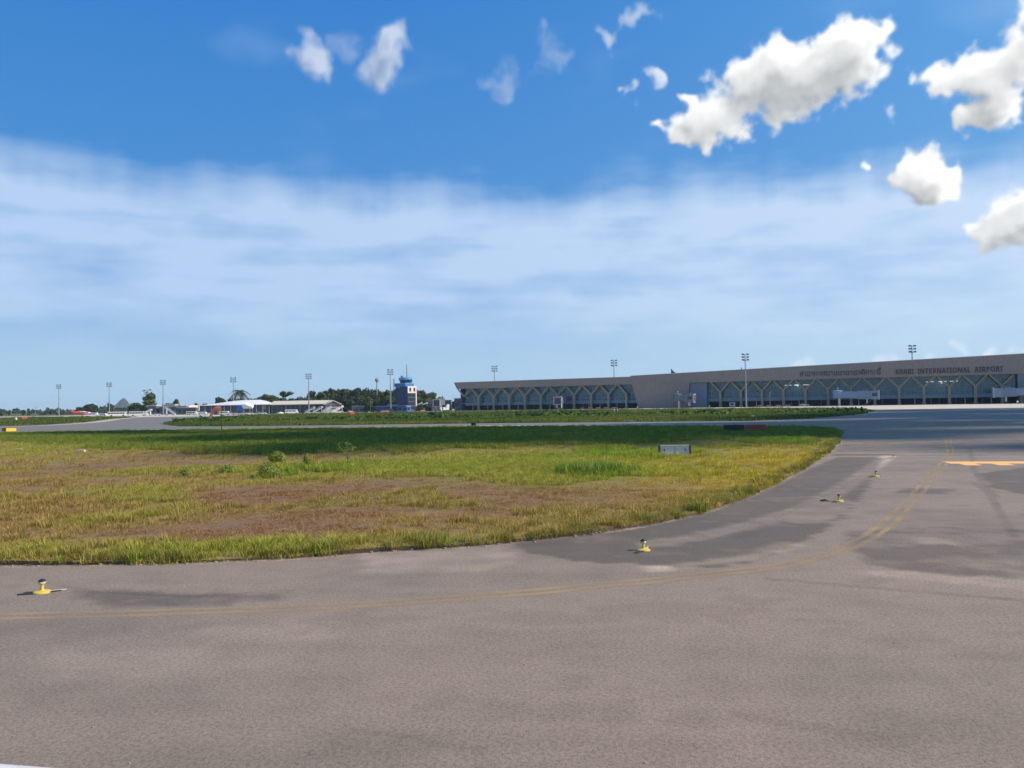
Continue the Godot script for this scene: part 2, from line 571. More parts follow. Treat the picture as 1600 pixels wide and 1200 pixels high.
	var n1 := noise_bytes(11, 0.011, 5)
	var n2 := noise_bytes(12, 0.055, 5, 5, 1)
	var n5 := noise_bytes(15, 0.05, 5)
	var n3 := noise_bytes(13, 0.12, 3)
	var n4 := noise_bytes(14, 0.006, 4, 2, 1)
	var out := PackedByteArray()
	out.resize(MPX * MPX * 3)
	var o := 0
	for i in MPX * MPX:
		var a := n1[i] / 255.0 - 0.5
		var b := n2[i] / 255.0 - 0.5
		var c := n3[i] / 255.0 - 0.5
		var e := n4[i] / 255.0 - 0.5
		b = b * 0.8 + (n5[i] / 255.0 - 0.5) * 0.45
		var d := clampf((D[i] / 255.0 * 1.25 - 0.14 + b * 1.9 + a * 0.4 + c * 0.9) * 1.1, 0.0, 1.0) if D[i] > 8 else clampf((a * 0.8 + b * 1.3 + c * 0.5 - 0.22) * 1.5, 0.0, 0.42)
		var v := 0.86 * (1.0 + a * 0.34 + b * 0.34 + c * 0.12) * (1.0 - 0.48 * d)
		v *= 1.0 + clampf(Lt[i] / 255.0 * (0.9 + b * 1.6), 0.0, 1.0) * 0.85
		v *= 1.0 - 0.42 * T[i] / 255.0 * clampf(0.7 + b, 0.0, 1.0)
		var lp := Lp[i] / 255.0 * clampf(0.45 + b * 2.0 + c * 1.6, 0.0, 1.0)
		v = lerpf(v, 1.25, lp)
		var warm := 0.010 * e + 0.010 * a
		# tone near the square root of the base colour, which is what the sRGB bytes hold
		out[o] = clampi(int(255.0 * (0.604 + warm) * sqrt(maxf(0.0, v))), 0, 255)
		out[o + 1] = clampi(int(255.0 * 0.532 * sqrt(maxf(0.0, v))), 0, 255)
		out[o + 2] = clampi(int(255.0 * (0.466 - warm) * sqrt(maxf(0.0, v))), 0, 255)
		o += 3
	return ImageTexture.create_from_image(Image.create_from_data(MPX, MPX, false, Image.FORMAT_RGB8, out))


func grit_picture() -> ImageTexture:
	var n := 512
	var r := RandomNumberGenerator.new()
	r.seed = 40
	var f := FastNoiseLite.new()
	f.seed = 6; f.frequency = 0.11; f.fractal_octaves = 2
	var li := f.get_seamless_image(n, n)
	var lump := li.get_data()
	var d := PackedByteArray()
	d.resize(n * n * 3)
	for i in n * n:
		var v := 233.0 + r.randfn(0.0, 24.0) + (lump[i] - 128) * 0.26
		var q := r.randf()
		if q < 0.012: v = 165.0
		elif q > 0.990: v = 255.0
		var b := clampi(int(v), 0, 255)
		d[i * 3] = b
		d[i * 3 + 1] = b
		d[i * 3 + 2] = b
	return ImageTexture.create_from_image(Image.create_from_data(n, n, false, Image.FORMAT_RGB8, d))


func pavement() -> void:
	var grit := grit_picture()
	var m := StandardMaterial3D.new()
	m.albedo_texture = grit
	m.uv1_scale = Vector3(1, 1, 1)
	m.roughness = 0.88
	m.heightmap_enabled = true
	m.heightmap_texture = grit
	m.heightmap_scale = 0.3
	m.detail_enabled = true
	m.detail_blend_mode = BaseMaterial3D.BLEND_MODE_MUL
	m.detail_uv_layer = BaseMaterial3D.DETAIL_UV_2
	m.detail_albedo = pavement_picture()
	var st := SurfaceTool.new()
	st.begin(Mesh.PRIMITIVE_TRIANGLES)
	for p in [Vector2(0, 0), Vector2(1, 0), Vector2(1, 1), Vector2(0, 0), Vector2(1, 1), Vector2(0, 1)]:
		st.set_normal(Vector3.UP)
		st.set_uv(Vector2(p.x, p.y) * MSPAN / 5.0)
		st.set_uv2(p)
		st.add_vertex(Vector3(MX0 + p.x * MSPAN, 0.0, MZ0 + p.y * MSPAN))
	structure("taxiway", st.commit(), m)
	var far := worn("far_asphalt", 0.185, 0.162, 0.148, 0.9, 0.03)
	structure("far_taxiway", sheet(PackedVector2Array([Vector2(-420, 60), Vector2(420, 60), Vector2(420, -420), Vector2(120, -420), Vector2(-200, -420), Vector2(-420, -420)]), -0.006), far)
	var pale := worn("pale_shoulder", 0.50, 0.43, 0.335, 0.9, 0.02)
	structure("taxiway_shoulder", strip(curve([Vector2(-160, -168), Vector2(-135, -166.5), Vector2(-106, -165.5), Vector2(-78, -162.5), Vector2(-50, -158), Vector2(-12, -150.5), Vector2(11, -141.5), Vector2(30.7, -130.5), Vector2(44, -119)], 6.0), 9.0, 0.0, 0.003), pale)
	structure("taxiway_shoulder", strip(curve([Vector2(-190, -220), Vector2(-162, -221.5), Vector2(-151, -227), Vector2(-143.5, -237), Vector2(-152, -280), Vector2(-184.5, -360), Vector2(-203, -418)], 6.0), 5.0, 0.0, 0.003), pale)
	structure("taxiway_shoulder", strip(curve([Vector2(-203, -430), Vector2(-130, -404), Vector2(-126, -380), Vector2(-119, -302), Vector2(-106, -254), Vector2(-94, -219)], 6.0), 4.0, 0.0, 0.003), pale)
	var con := worn("apron_concrete", 0.60, 0.52, 0.41, 0.9, 0.02)
	structure("apron", sheet(PackedVector2Array([Vector2(-640, -700), Vector2(-440, -600), Vector2(-368, -556), Vector2(-287, -500), Vector2(-205, -425), Vector2(-130, -398), Vector2(-57, -392), Vector2(0, -375), Vector2(57, -335), Vector2(97, -300), Vector2(112, -262), Vector2(124, -250), Vector2(143, -246), Vector2(158, -238), Vector2(320, -195), Vector2(420, -420), Vector2(100, -520), Vector2(-60, -560), Vector2(-300, -640)]), 0.006), con)
	markings()


func strip(pts: Array, w: float, off: float, y: float) -> MB:
	var m := MB.new()
	var prev := []
	var s := 0.0
	for i in pts.size():
		var t: Vector2 = ((pts[mini(i + 1, pts.size() - 1)] as Vector2) - pts[maxi(i - 1, 0)]).normalized()
		var nn := Vector2(-t.y, t.x)
		var c: Vector2 = pts[i] + nn * off
		if i > 0: s += (pts[i] as Vector2).distance_to(pts[i - 1])
		var cur := [c + nn * w * 0.5, c - nn * w * 0.5, s]
		if i > 0:
			var uv := [Vector2(0, prev[2] * 0.07), Vector2(1, prev[2] * 0.07), Vector2(1, s * 0.07), Vector2(0, s * 0.07)]
			var v := [prev[0], prev[1], cur[1], cur[0]]
			var order := [0, 1, 2, 0, 2, 3]
			var a := Vector3(v[0].x, 0, v[0].y)
			var b := Vector3(v[1].x, 0, v[1].y)
			var e := Vector3(v[2].x, 0, v[2].y)
			if (b - a).cross(e - a).y > 0.0: order = [0, 2, 1, 0, 3, 2]
			for k in order:
				m.st.set_uv(uv[k] * Vector2(0.08, 1.0))
				m.vert(Vector3(v[k].x, y, v[k].y), Vector3.UP)
		prev = cur
	return m


func curve(pts: Array, step: float) -> Array:
	var out := []
	for i in pts.size() - 1:
		var p0: Vector2 = pts[maxi(i - 1, 0)]
		var p1: Vector2 = pts[i]
		var p2: Vector2 = pts[i + 1]
		var p3: Vector2 = pts[mini(i + 2, pts.size() - 1)]
		var n := maxi(1, int(p1.distance_to(p2) / step))
		for k in n:
			out.append(p1.cubic_interpolate(p2, p0, p3, float(k) / n))
	out.append(pts[-1])
	return out


func markings() -> void:
	var f := FastNoiseLite.new()
	f.seed = 8; f.frequency = 0.02; f.fractal_octaves = 5
	var im := f.get_seamless_image(256, 256)
	var d := im.get_data()
	var a := PackedByteArray()
	a.resize(256 * 256 * 4)
	for i in 256 * 256:
		var v := d[i] / 255.0
		a[i * 4] = 255; a[i * 4 + 1] = 255; a[i * 4 + 2] = 255
		a[i * 4 + 3] = clampi(int(255.0 * clampf(0.42 + (v - 0.5) * 0.7, 0.1, 0.75)), 0, 255)
	var wear := ImageTexture.create_from_image(Image.create_from_data(256, 256, false, Image.FORMAT_RGBA8, a))
	var paint := mat("worn_line_paint", 0.42, 0.285, 0.14, 0.9)
	paint.albedo_texture = wear
	paint.transparency = BaseMaterial3D.TRANSPARENCY_ALPHA
	var line := curve([Vector2(-30, -17.2), Vector2(-18, -17.0), Vector2(-12.2, -17.0), Vector2(-9.2, -17.0), Vector2(-7.1, -17.1), Vector2(-5.1, -17.2), Vector2(-3.0, -17.5), Vector2(-0.8, -18.0), Vector2(0.7, -18.4), Vector2(2.3, -18.9), Vector2(3.9, -19.4), Vector2(5.2, -19.9), Vector2(6.7, -20.4), Vector2(8.0, -21.3), Vector2(9.5, -22.6), Vector2(11.4, -24.8), Vector2(14.1, -28.6), Vector2(17.9, -34.4), Vector2(21.9, -40.8), Vector2(25.9, -47.0), Vector2(28.1, -50.4), Vector2(34, -60), Vector2(44, -78)], 0.5)
	for off in [-0.19, 0.19]:
		tag(structure("yellow_line", strip(line, 0.20, off, 0.004), paint), "worn yellow double taxi line curving away over the taxiway" if off < 0 else "second worn stripe of the curving yellow taxi line", "")
	var bright := mat("hold_paint", 0.80, 0.42, 0.13, 0.85)
	var u := Vector2(0.982, 0.188)
	var v := Vector2(0.188, -0.982)
	var o := Vector2(28.6, -50.9)
	structure("hold_line", strip([o, o + u * 34.0], 1.7, 0.0, 0.005), bright, "bright orange-yellow solid holding line across the taxiway")
	for k in 14:
		var p := o - v * 1.52 + u * (0.4 + k * 1.9)
		structure("hold_dash", strip([p, p + u * 0.98], 1.3, 0.0, 0.005), bright, "orange-yellow dash below the solid holding line")


# ---------------------------------------------------------------- grass islands
var soil_noise := FastNoiseLite.new()
var patch_noise := FastNoiseLite.new()
var field_a := PackedVector2Array()
var field_b := PackedVector2Array()
var field_c := PackedVector2Array()
# centre x, z, reach x, z, sort (1 brown, 2 green, 3 lush, 4 tall dark green), strength
const PATCHES := [[-7.0, -37.0, 11.5, 6.8, 1, 1.45], [-32.6, -60.9, 12.5, 14.2, 1, 0.5], [-26.1, -43.7, 6.0, 7.5, 1, 0.45], [-26.8, -66.1, 12.3, 8.9, 1, 0.5], [-12.9, -27.1, 7.4, 1.6, 1, 0.60], [-1.1, -31.9, 3.2, 1.9, 1, 0.70], [15.3, -54.9, 5.4, 4.4, 1, 0.4], [6.4, -37.9, 3.4, 4.2, 1, 0.45], [-8.5, -26.6, 6.6, 1.3, 1, 0.40],
	[-23.2, -56.2, 8.3, 5.2, 2, 0.90], [-4.4, -52.8, 6.9, 7.1, 2, 0.90], [2.8, -60.0, 9.8, 9.1, 2, 0.80], [1.2, -43.0, 4.6, 4.4, 2, 0.90], [10.5, -64.5, 7.4, 6.8, 3, 0.90], [28.2, -76.8, 5.7, 8.6, 3, 0.80], [9.2, -47.6, 4.7, 5.7, 2, 0.50], [5.0, -47.7, 2.3, 3.6, 3, 1.00], [-11.6, -54.9, 4.1, 4.5, 3, 0.80], [-15.3, -49.7, 1.2, 2.6, 3, 0.70],
	[13.5, -50.0, 9.0, 14.0, 5, 0.95], [22.0, -66.0, 8.0, 9.0, 5, 0.9], [-53.6, -102.5, 16.5, 18.7, 2, 0.80], [-15.7, -24.8, 2.5, 1.6, 2, 0.50], [-9.9, -23.7, 3.9, 1.2, 2, 0.60], [-5.0, -24.6, 4.1, 1.3, 2, 0.50]]
const FAR_LINE := [Vector2(-120, -140), Vector2(-76.8, -115.3), Vector2(-49.1, -90.8), Vector2(-36.8, -80.3), Vector2(-23.4, -70.2), Vector2(-15.0, -68.9), Vector2(-6.1, -71.7), Vector2(6.2, -76.1), Vector2(14.2, -74.7), Vector2(22.0, -83.2), Vector2(31.8, -85.4), Vector2(60, -90)]


func far_line(x: float) -> float:
	for i in FAR_LINE.size() - 1:
		if x < FAR_LINE[i + 1].x:
			return lerpf(FAR_LINE[i].y, FAR_LINE[i + 1].y, clampf((x - FAR_LINE[i].x) / (FAR_LINE[i + 1].x - FAR_LINE[i].x), 0, 1))
	return -90.0


# shares of brown, green, lush, tall at a place of the near field
func cover(x: float, z: float) -> Array:
	var s := [0.0, 0.0, 0.0, 0.0, 0.0, 0.0]
	var j := patch_noise.get_noise_2d(x, z)
	for p in PATCHES:
		var dx: float = (x - p[0]) / p[2]
		var dz: float = (z - p[1]) / p[3]
		var q := dx * dx + dz * dz
		if q < 4.0:
			s[p[4]] += p[5] * exp(-q * 1.1) * clampf(1.0 + 2.2 * j, 0.35, 1.5)
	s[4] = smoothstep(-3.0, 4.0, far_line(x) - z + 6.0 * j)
	s[1] += clampf(j * 1.1 - 0.28, 0.0, 0.35) * (1.0 - s[4])
	s[2] = s[2] * (1.0 - 0.75 * clampf(s[1], 0, 1)) + clampf(-j * 1.6 - 0.2, 0.0, 0.6) * (1.0 - s[4]) * (1.0 - clampf(s[1] * 1.3, 0, 1))
	return s


func blade_colour(s: Array, r: float) -> Color:
	var c := Color(0.325, 0.235, 0.070).lerp(Color(0.225, 0.178, 0.048), r)
	c = c.lerp(Color(0.185, 0.088, 0.050).lerp(Color(0.235, 0.140, 0.06), r), clampf(s[1], 0.0, 0.92))
	c = c.lerp(Color(0.36, 0.268, 0.030), clampf(s[5], 0.0, 0.9))
	c = c.lerp(Color(0.215, 0.235, 0.032), clampf(s[2], 0.0, 0.85))
	c = c.lerp(Color(0.135, 0.215, 0.018), clampf(s[3], 0.0, 0.95))
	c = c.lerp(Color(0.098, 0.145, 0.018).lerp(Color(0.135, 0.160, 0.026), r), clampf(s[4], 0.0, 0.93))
	return c * lerpf(1.1, 1.95, r)


func rise(x: float, z: float) -> float:
	return 0.05 + 0.10 * (0.5 + soil_noise.get_noise_2d(x, z))


func island(called: String, pts: PackedVector2Array, cell: float, label: String, near: bool) -> void:
	var m := MB.new()
	var lo := Vector2(1e6, 1e6)
	var hi := -lo
	for p in pts:
		lo = lo.min(p)
		hi = hi.max(p)
	var gx := lo.x
	while gx < hi.x:
		var gz := lo.y
		while gz < hi.y:
			var sq := PackedVector2Array([Vector2(gx, gz), Vector2(gx + cell, gz), Vector2(gx + cell, gz + cell), Vector2(gx, gz + cell)])
			for piece in Geometry2D.intersect_polygons(sq, pts):
				var idx := Geometry2D.triangulate_polygon(piece)
				for t in range(0, idx.size(), 3):
					var v := []
					for k in 3:
						var p: Vector2 = piece[idx[t + k]]
						v.append(Vector3(p.x, rise(p.x, p.y), p.y))
					if (v[1] - v[0]).cross(v[2] - v[0]).y > 0.0:
						v = [v[0], v[2], v[1]]
					for p in v:
						if near:
							var s := cover(p.x, p.z)
							m.col = Color(0.165, 0.088, 0.042).lerp(blade_colour(s, 0.3) * 0.75, 0.72)
						else:
							m.col = Color(0.055, 0.095, 0.022) * (1.0 + 0.5 * patch_noise.get_noise_2d(p.x * 0.2, p.z * 0.2))
						m.vert(p, Vector3.UP)
			gz += cell
		gx += cell
	for i in pts.size():
		var p := pts[i]
		var q := pts[(i + 1) % pts.size()]
		m.col = Color(0.10, 0.075, 0.045)
		var o := Vector3(q.y - p.y, 0, p.x - q.x)
		m.poly([Vector3(p.x, -0.02, p.y), Vector3(q.x, -0.02, q.y), Vector3(q.x, rise(q.x, q.y), q.y), Vector3(p.x, rise(p.x, p.y), p.y)], o if Geometry2D.is_polygon_clockwise(pts) else -o)
	var g := worn("turf_soil", 1.0, 1.0, 1.0, 1.0, 0.35)
	g.vertex_color_use_as_albedo = true
	structure(called, m, g, label)


func fields() -> void:
	soil_noise.seed = 31; soil_noise.frequency = 0.12; soil_noise.fractal_octaves = 3
	patch_noise.seed = 32; patch_noise.frequency = 0.085; patch_noise.fractal_octaves = 4
	field_a = near_edge()
	field_a.append_array(PackedVector2Array([Vector2(44.0, -106.5), Vector2(43.3, -113.6), Vector2(30.7, -123.7), Vector2(11.1, -134.8), Vector2(-12.1, -144.1), Vector2(-50.6, -151.7), Vector2(-78.2, -156.6), Vector2(-106.1, -159.3), Vector2(-135, -160), Vector2(-130, -110)]))
	field_b = PackedVector2Array([Vector2(-99.7, -220.1), Vector2(-113.1, -258.5), Vector2(-126.0, -302.6), Vector2(-132.0, -381.4), Vector2(-120.6, -400), Vector2(-57.7, -394), Vector2(-0.2, -377), Vector2(57.5, -337), Vector2(97.4, -303), Vector2(113, -275), Vector2(115.2, -256.7), Vector2(107.9, -229.6), Vector2(83.4, -186.0), Vector2(63.3, -162.4), Vector2(47.7, -151.6), Vector2(26.3, -159.3), Vector2(-0.2, -168.2), Vector2(-24.9, -175.1), Vector2(-52.5, -180.0), Vector2(-69.3, -184.9), Vector2(-83.7, -193.2)])
	field_c = PackedVector2Array([Vector2(-220, -226), Vector2(-162.1, -226.4), Vector2(-153.5, -230.5), Vector2(-146.6, -236.7), Vector2(-156.2, -280.1), Vector2(-188.7, -359.6), Vector2(-207.0, -422), Vector2(-287.0, -498), Vector2(-368.1, -553), Vector2(-460, -598), Vector2(-460, -400)])
	island("grass_field", field_a, 2.5, "wide rough grass field between the taxiways", true)
	island("grass_strip", field_b, 12.0, "long green grass strip between far taxiway and apron", false)
	island("grass_verge", field_c, 12.0, "grass verge at the far left behind the yellow sign", false)


# ---------------------------------------------------------------- the long terminal
const TT := -0.4467
const TO := Vector3(-35.07, 0, -465.0)


func on_front(s: float, y: float, z: float) -> Vector3:
	return TO + Basis(Vector3.UP, TT) * Vector3(s, y, z)


func right_top(s: float) -> float:
	return 17.62 + (s - 110.3) * 0.0236


func pane_material() -> StandardMaterial3D:
	var m := mat("tinted_glass", 0.08, 0.20, 0.26, 0.06)
	m.albedo_color.a = 0.42
	m.transparency = BaseMaterial3D.TRANSPARENCY_ALPHA
	m.metallic_specular = 0.6
	return m


func terminal() -> void:
	var t := thing("terminal_building", "long brown airport terminal with glass front, branching columns and rising roofline", "terminal", TO, TT)
	var clad := worn("brown_cladding", 0.315, 0.258, 0.222, 0.6, 0.08)
	var tan_ := worn("tan_cladding", 0.30, 0.27, 0.215, 0.65, 0.08)
	var col := worn("tan_column", 0.34, 0.29, 0.195, 0.7, 0.2)
	var grey := worn("blue_grey_panel", 0.17, 0.22, 0.29, 0.55, 0.1)
	var white := worn("white_metal", 0.78, 0.78, 0.76, 0.5, 0.3)
	var dark := mat("dark_frame", 0.035, 0.045, 0.055, 0.5)
	var steel := mat("frame_steel", 0.16, 0.20, 0.23, 0.45)
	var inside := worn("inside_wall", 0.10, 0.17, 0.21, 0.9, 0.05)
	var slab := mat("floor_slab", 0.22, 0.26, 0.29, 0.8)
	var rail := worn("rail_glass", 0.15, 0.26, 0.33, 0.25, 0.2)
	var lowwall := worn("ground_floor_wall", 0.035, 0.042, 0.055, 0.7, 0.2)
	var glass := pane_material()
	# fascias
	var m := MB.new()
	m.prism(PackedVector2Array([Vector2(0.0, 17.0), Vector2(110.2, 17.1), Vector2(110.2, 13.15), Vector2(1.9, 13.15)]), -1.3, 0.0)
	put("fascia", m, clad, t)
	m = MB.new()
	m.prism(PackedVector2Array([Vector2(110.23, right_top(110.23)), Vector2(332, right_top(332)), Vector2(332, 13.1), Vector2(110.23, 13.1)]), -1.3, 0.02)
	put("fascia", m, clad, t)
	m = MB.new()
	m.bar(Vector3(-0.15, 17.12, -0.5), Vector3(110.2, 17.22, -0.5), 1.5, 0.22)
	put("roof_edge", m, white, t)
	m = MB.new()
	m.bar(Vector3(110.1, right_top(110.1) + 0.12, -0.5), Vector3(332.2, right_top(332.2) + 0.12, -0.5), 1.5, 0.24)
	put("roof_edge", m, white, t)
	m = MB.new()
	m.poly([Vector3(0, 16.7, -1.2), Vector3(110.2, 16.8, -1.2), Vector3(110.2, 15.6, -48), Vector3(0, 15.5, -48)], Vector3.UP)
	m.poly([Vector3(0, 16.3, -1.2), Vector3(110.2, 16.4, -1.2), Vector3(110.2, 15.2, -48), Vector3(0, 15.1, -48)], Vector3.DOWN)
	m.poly([Vector3(110.25, right_top(110) - 0.3, -1.2), Vector3(332, right_top(332) - 0.3, -1.2), Vector3(332, right_top(332) - 2.5, -58), Vector3(110.25, right_top(110) - 1.5, -58)], Vector3.UP)
	m.poly([Vector3(110.25, right_top(110) - 0.7, -1.2), Vector3(332, right_top(332) - 0.7, -1.2), Vector3(332, right_top(332) - 2.9, -58), Vector3(110.25, right_top(110) - 1.9, -58)], Vector3.DOWN)
	put("roof", m, white, t)
	bx("soffit", Vector3(55.6, 13.3, -3.2), Vector3(109.0, 0.2, 3.8), clad, t)
	bx("soffit", Vector3(221.2, 13.25, -3.2), Vector3(221.6, 0.2, 3.8), clad, t)
	# solid wall between the two glass fronts
	m = MB.new()
	m.prism(PackedVector2Array([Vector2(110.9, 13.08), Vector2(142.1, 13.08), Vector2(141.0, 0.0), Vector2(114.2, 0.0)]), -6.0, -0.06)
	put("blank_wall", m, clad, t)
	bx("grey_wall", Vector3(146.4, 6.54, -2.6), Vector3(8.8, 13.08, 3.0), grey, t)
	bx("end_wall", Vector3(310.5, 6.54, -2.6), Vector3(45.0, 13.08, 4.0), tan_, t)
	bx("end_glass", Vector3(288.0, 9.0, -0.55), Vector3(1.2, 8.0, 0.1), rail, t)
	m = MB.new()
	m.prism(PackedVector2Array([Vector2(290.5, 0), Vector2(293.5, 4.0), Vector2(300, 4.6), Vector2(300, 0)]), -0.55, 0.2)
	put("dark_entrance", m, dark, t)
	# inside
	bx("inner_wall", Vector3(55.6, 8.0, -26), Vector3(111, 14.4, 0.4), inside, t)
	bx("inner_wall", Vector3(221, 8.6, -26), Vector3(222, 15.4, 0.4), inside, t)
	bx("inner_wall", Vector3(2.2, 8.0, -15), Vector3(0.4, 14.0, 21.4), grey, t)
	bx("floor_slab", Vector3(55.6, 4.25, -15.2), Vector3(108, 0.5, 20.8), slab, t)
	bx("floor_slab", Vector3(221, 4.25, -15.2), Vector3(134, 0.5, 20.8), slab, t)
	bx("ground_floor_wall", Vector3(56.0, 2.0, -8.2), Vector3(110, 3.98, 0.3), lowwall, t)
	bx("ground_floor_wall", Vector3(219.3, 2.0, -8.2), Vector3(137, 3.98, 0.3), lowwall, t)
	# glass bays, columns
	var bays := []
	for k in 10: bays.append([5.62 + 10.15 * k, 10.15, k])
	for k in 14: bays.append([147.27 + 10.33 * k, 10.33, k])
	var pane_low := {}
	var r := RandomNumberGenerator.new()
	r.seed = 12
	var column := MB.new()
	column.box(Vector3(0, 4.25, -1.6), Vector3(1.15, 8.5, 1.0))
	column.box(Vector3(0, 0.5, -1.6), Vector3(1.5, 1.0, 1.3))
	var cm := column.done()
	var arm_l := MB.new()
	arm_l.bar(Vector3(-0.2, 8.2, -1.6), Vector3(-4.75, 13.1, -1.6), 0.62, 0.8)
	var am_l := arm_l.done()
	var arm_r := MB.new()
	arm_r.bar(Vector3(0.2, 8.2, -1.65), Vector3(4.75, 13.1, -1.65), 0.62, 0.8)
	var am_r := arm_r.done()
	var post := MB.new()
	post.box(Vector3(0, 1.95, -7.6), Vector3(0.42, 3.9, 0.4))
	var pm := post.done()
	for w in [10.15, 10.33]:
		var q: float = w / 4.0
		var lowp := MB.new()
		lowp.box(Vector3(0, 6.55, -4.4), Vector3(q - 0.12, 3.5, 0.03))
		var hip := MB.new()
		hip.box(Vector3(0, 10.75, -4.4), Vector3(q - 0.12, 4.6, 0.03))
		var fr := MB.new()
		for i in 4:
			fr.box(Vector3(q * i, 8.7, -4.4), Vector3(0.12, 8.9, 0.22))
		for y in [4.75, 8.37, 13.08]:
			fr.box(Vector3(w * 0.5, y, -4.41), Vector3(w - 0.13, 0.13, 0.2))
		fr.box(Vector3(w * 0.5, 6.2, -4.38), Vector3(w - 0.13, 0.08, 0.12))
		var rl := MB.new()
		rl.box(Vector3(w * 0.5, 3.85, -3.9), Vector3(w - 0.06, 1.5, 0.14))
		rl.box(Vector3(w * 0.5, 4.72, -3.9), Vector3(w - 0.06, 0.16, 0.3))
		rl.box(Vector3(w * 0.5, 3.02, -3.9), Vector3(w - 0.06, 0.16, 0.3))
		var shade := MB.new()
		shade.box(Vector3(0, 5.6, -9.0), Vector3(q * 0.5, 1.9, 0.2))
		pane_low[w] = [lowp.done(), hip.done(), fr.done(), rl.done(), shade.done()]
	var counter := worn("counter_white", 0.70, 0.72, 0.70, 0.7, 0.3)
	bays.append([107.15, 10.15, 10])
	for b in bays:
		var s0: float = b[0]
		var w: float = b[1]
		var right: bool = w > 10.2
		var part := 0.69 if not right and b[2] == 10 else (0.57 if right and b[2] == 13 else 1.0)
		var sq := Basis().scaled(Vector3(part, 1, 1))
		var set_: Array = pane_low[w]
		var first := 1 if right and b[2] == 0 else 0
		for i in range(first, 4):
			at_put("glass_pane", set_[0], glass, t, Vector3(s0 + w * part / 4.0 * (i + 0.5), 0, 0), sq)
			at_put("glass_pane", set_[1], glass, t, Vector3(s0 + w * part / 4.0 * (i + 0.5), 0, 0), sq)
			if (not right and r.randf() < 0.45) or (right and b[2] < 2 and r.randf() < 0.4):
				at_put("inner_screen", set_[4], counter, t, Vector3(s0 + w / 4.0 * (i + r.randf_range(0.3, 0.7)), 0, r.randf_range(-5, 2.5)))
		at_put("window_frame", set_[2], steel, t, Vector3(s0, 0, 0), sq)
		at_put("balcony_band", set_[3], rail, t, Vector3(s0, 0, 0), sq)
		if part < 1.0: continue
		var s1 := s0 + w
		if s1 < 110.0 or s1 > 150.0:
			at_put("column", cm, col, t, Vector3(s1, 0, 0))
			at_put("column_arm", am_l, col, t, Vector3(s1, 0, 0))
			if s1 < 105.0 or s1 > 112.0:
				at_put("column_arm", am_r, col, t, Vector3(s1, 0, 0))
		for k in 2:
			if r.randf() < 0.75:
				at_put("post", pm, counter if r.randf() < 0.5 else grey, t, Vector3(s0 + w * (0.3 + 0.35 * k), 0, 0))
	at_put("column_arm", am_r, col, t, Vector3(5.6, 0, 0))
	at_put("column_arm", am_l, col, t, Vector3(6.6, 0, 0))
	# lettering on the fascia
	var ink := mat("sign_letters", 0.07, 0.062, 0.065, 0.6)
	var tm := TextMesh.new()
	var font := SystemFont.new()
	font.font_names = PackedStringArray(["Droid Sans"])
	font.font_weight = 700
	tm.font = font
	tm.text = "KRABI  INTERNATIONAL  AIRPORT"
	tm.font_size = 64
	tm.pixel_size = 0.05
	tm.depth = 0.2
	var bb := tm.get_aabb()
	var letters := put("lettering", tm, ink, t)
	letters.scale = Vector3(43.0 / bb.size.x, 2.35 / (bb.size.y * 0.96), 1.0)
	letters.position = Vector3(260.6, 15.55, 0.14) - Vector3(bb.get_center().x * letters.scale.x, bb.get_center().y * letters.scale.y, 0)
	put("lettering", thai_letters(36.5, 2.0), ink, t).position = Vector3(196.5, 14.75, 0.0)
	# roof fin, small roof fittings, hanging strip lamps
	m = MB.new()
	m.prism(PackedVector2Array([Vector2(-0.9, 0), Vector2(1.6, 0), Vector2(0.4, 1.0), Vector2(-0.9, 2.6)]), -0.2, 0.2)
	put("roof_fin", m, dark, t).position = Vector3(133.0, right_top(133) + 0.2, -2.0)
	bx("roof_lamp", Vector3(168.5, right_top(168.5) + 0.7, -1.5), Vector3(0.4, 1.0, 0.4), dark, t)
	var glow := mat("strip_glow", 0.8, 0.8, 0.78, 0.5)
	glow.emission_enabled = true
	glow.emission = Color(1.0, 0.97, 0.92)
	glow.emission_energy_multiplier = 0.4
	for s in [190.8, 195.2, 199.4, 253.2, 258.4, 263.0]:
		bx("strip_light", Vector3(s, 10.55, -2.6), Vector3(3.2, 0.28, 0.28), glow, t)
	for s in [195.0, 258.2]:
		var l := OmniLight3D.new()
		l.name = "strip_lamp"
		l.light_energy = 1.5
		l.light_size = 0.5
		l.omni_range = 400.0
		l.omni_attenuation = 2.0
		l.shadow_enabled = true
		l.position = Vector3(s, 10.1, -2.4)
		t.add_child(l, true)


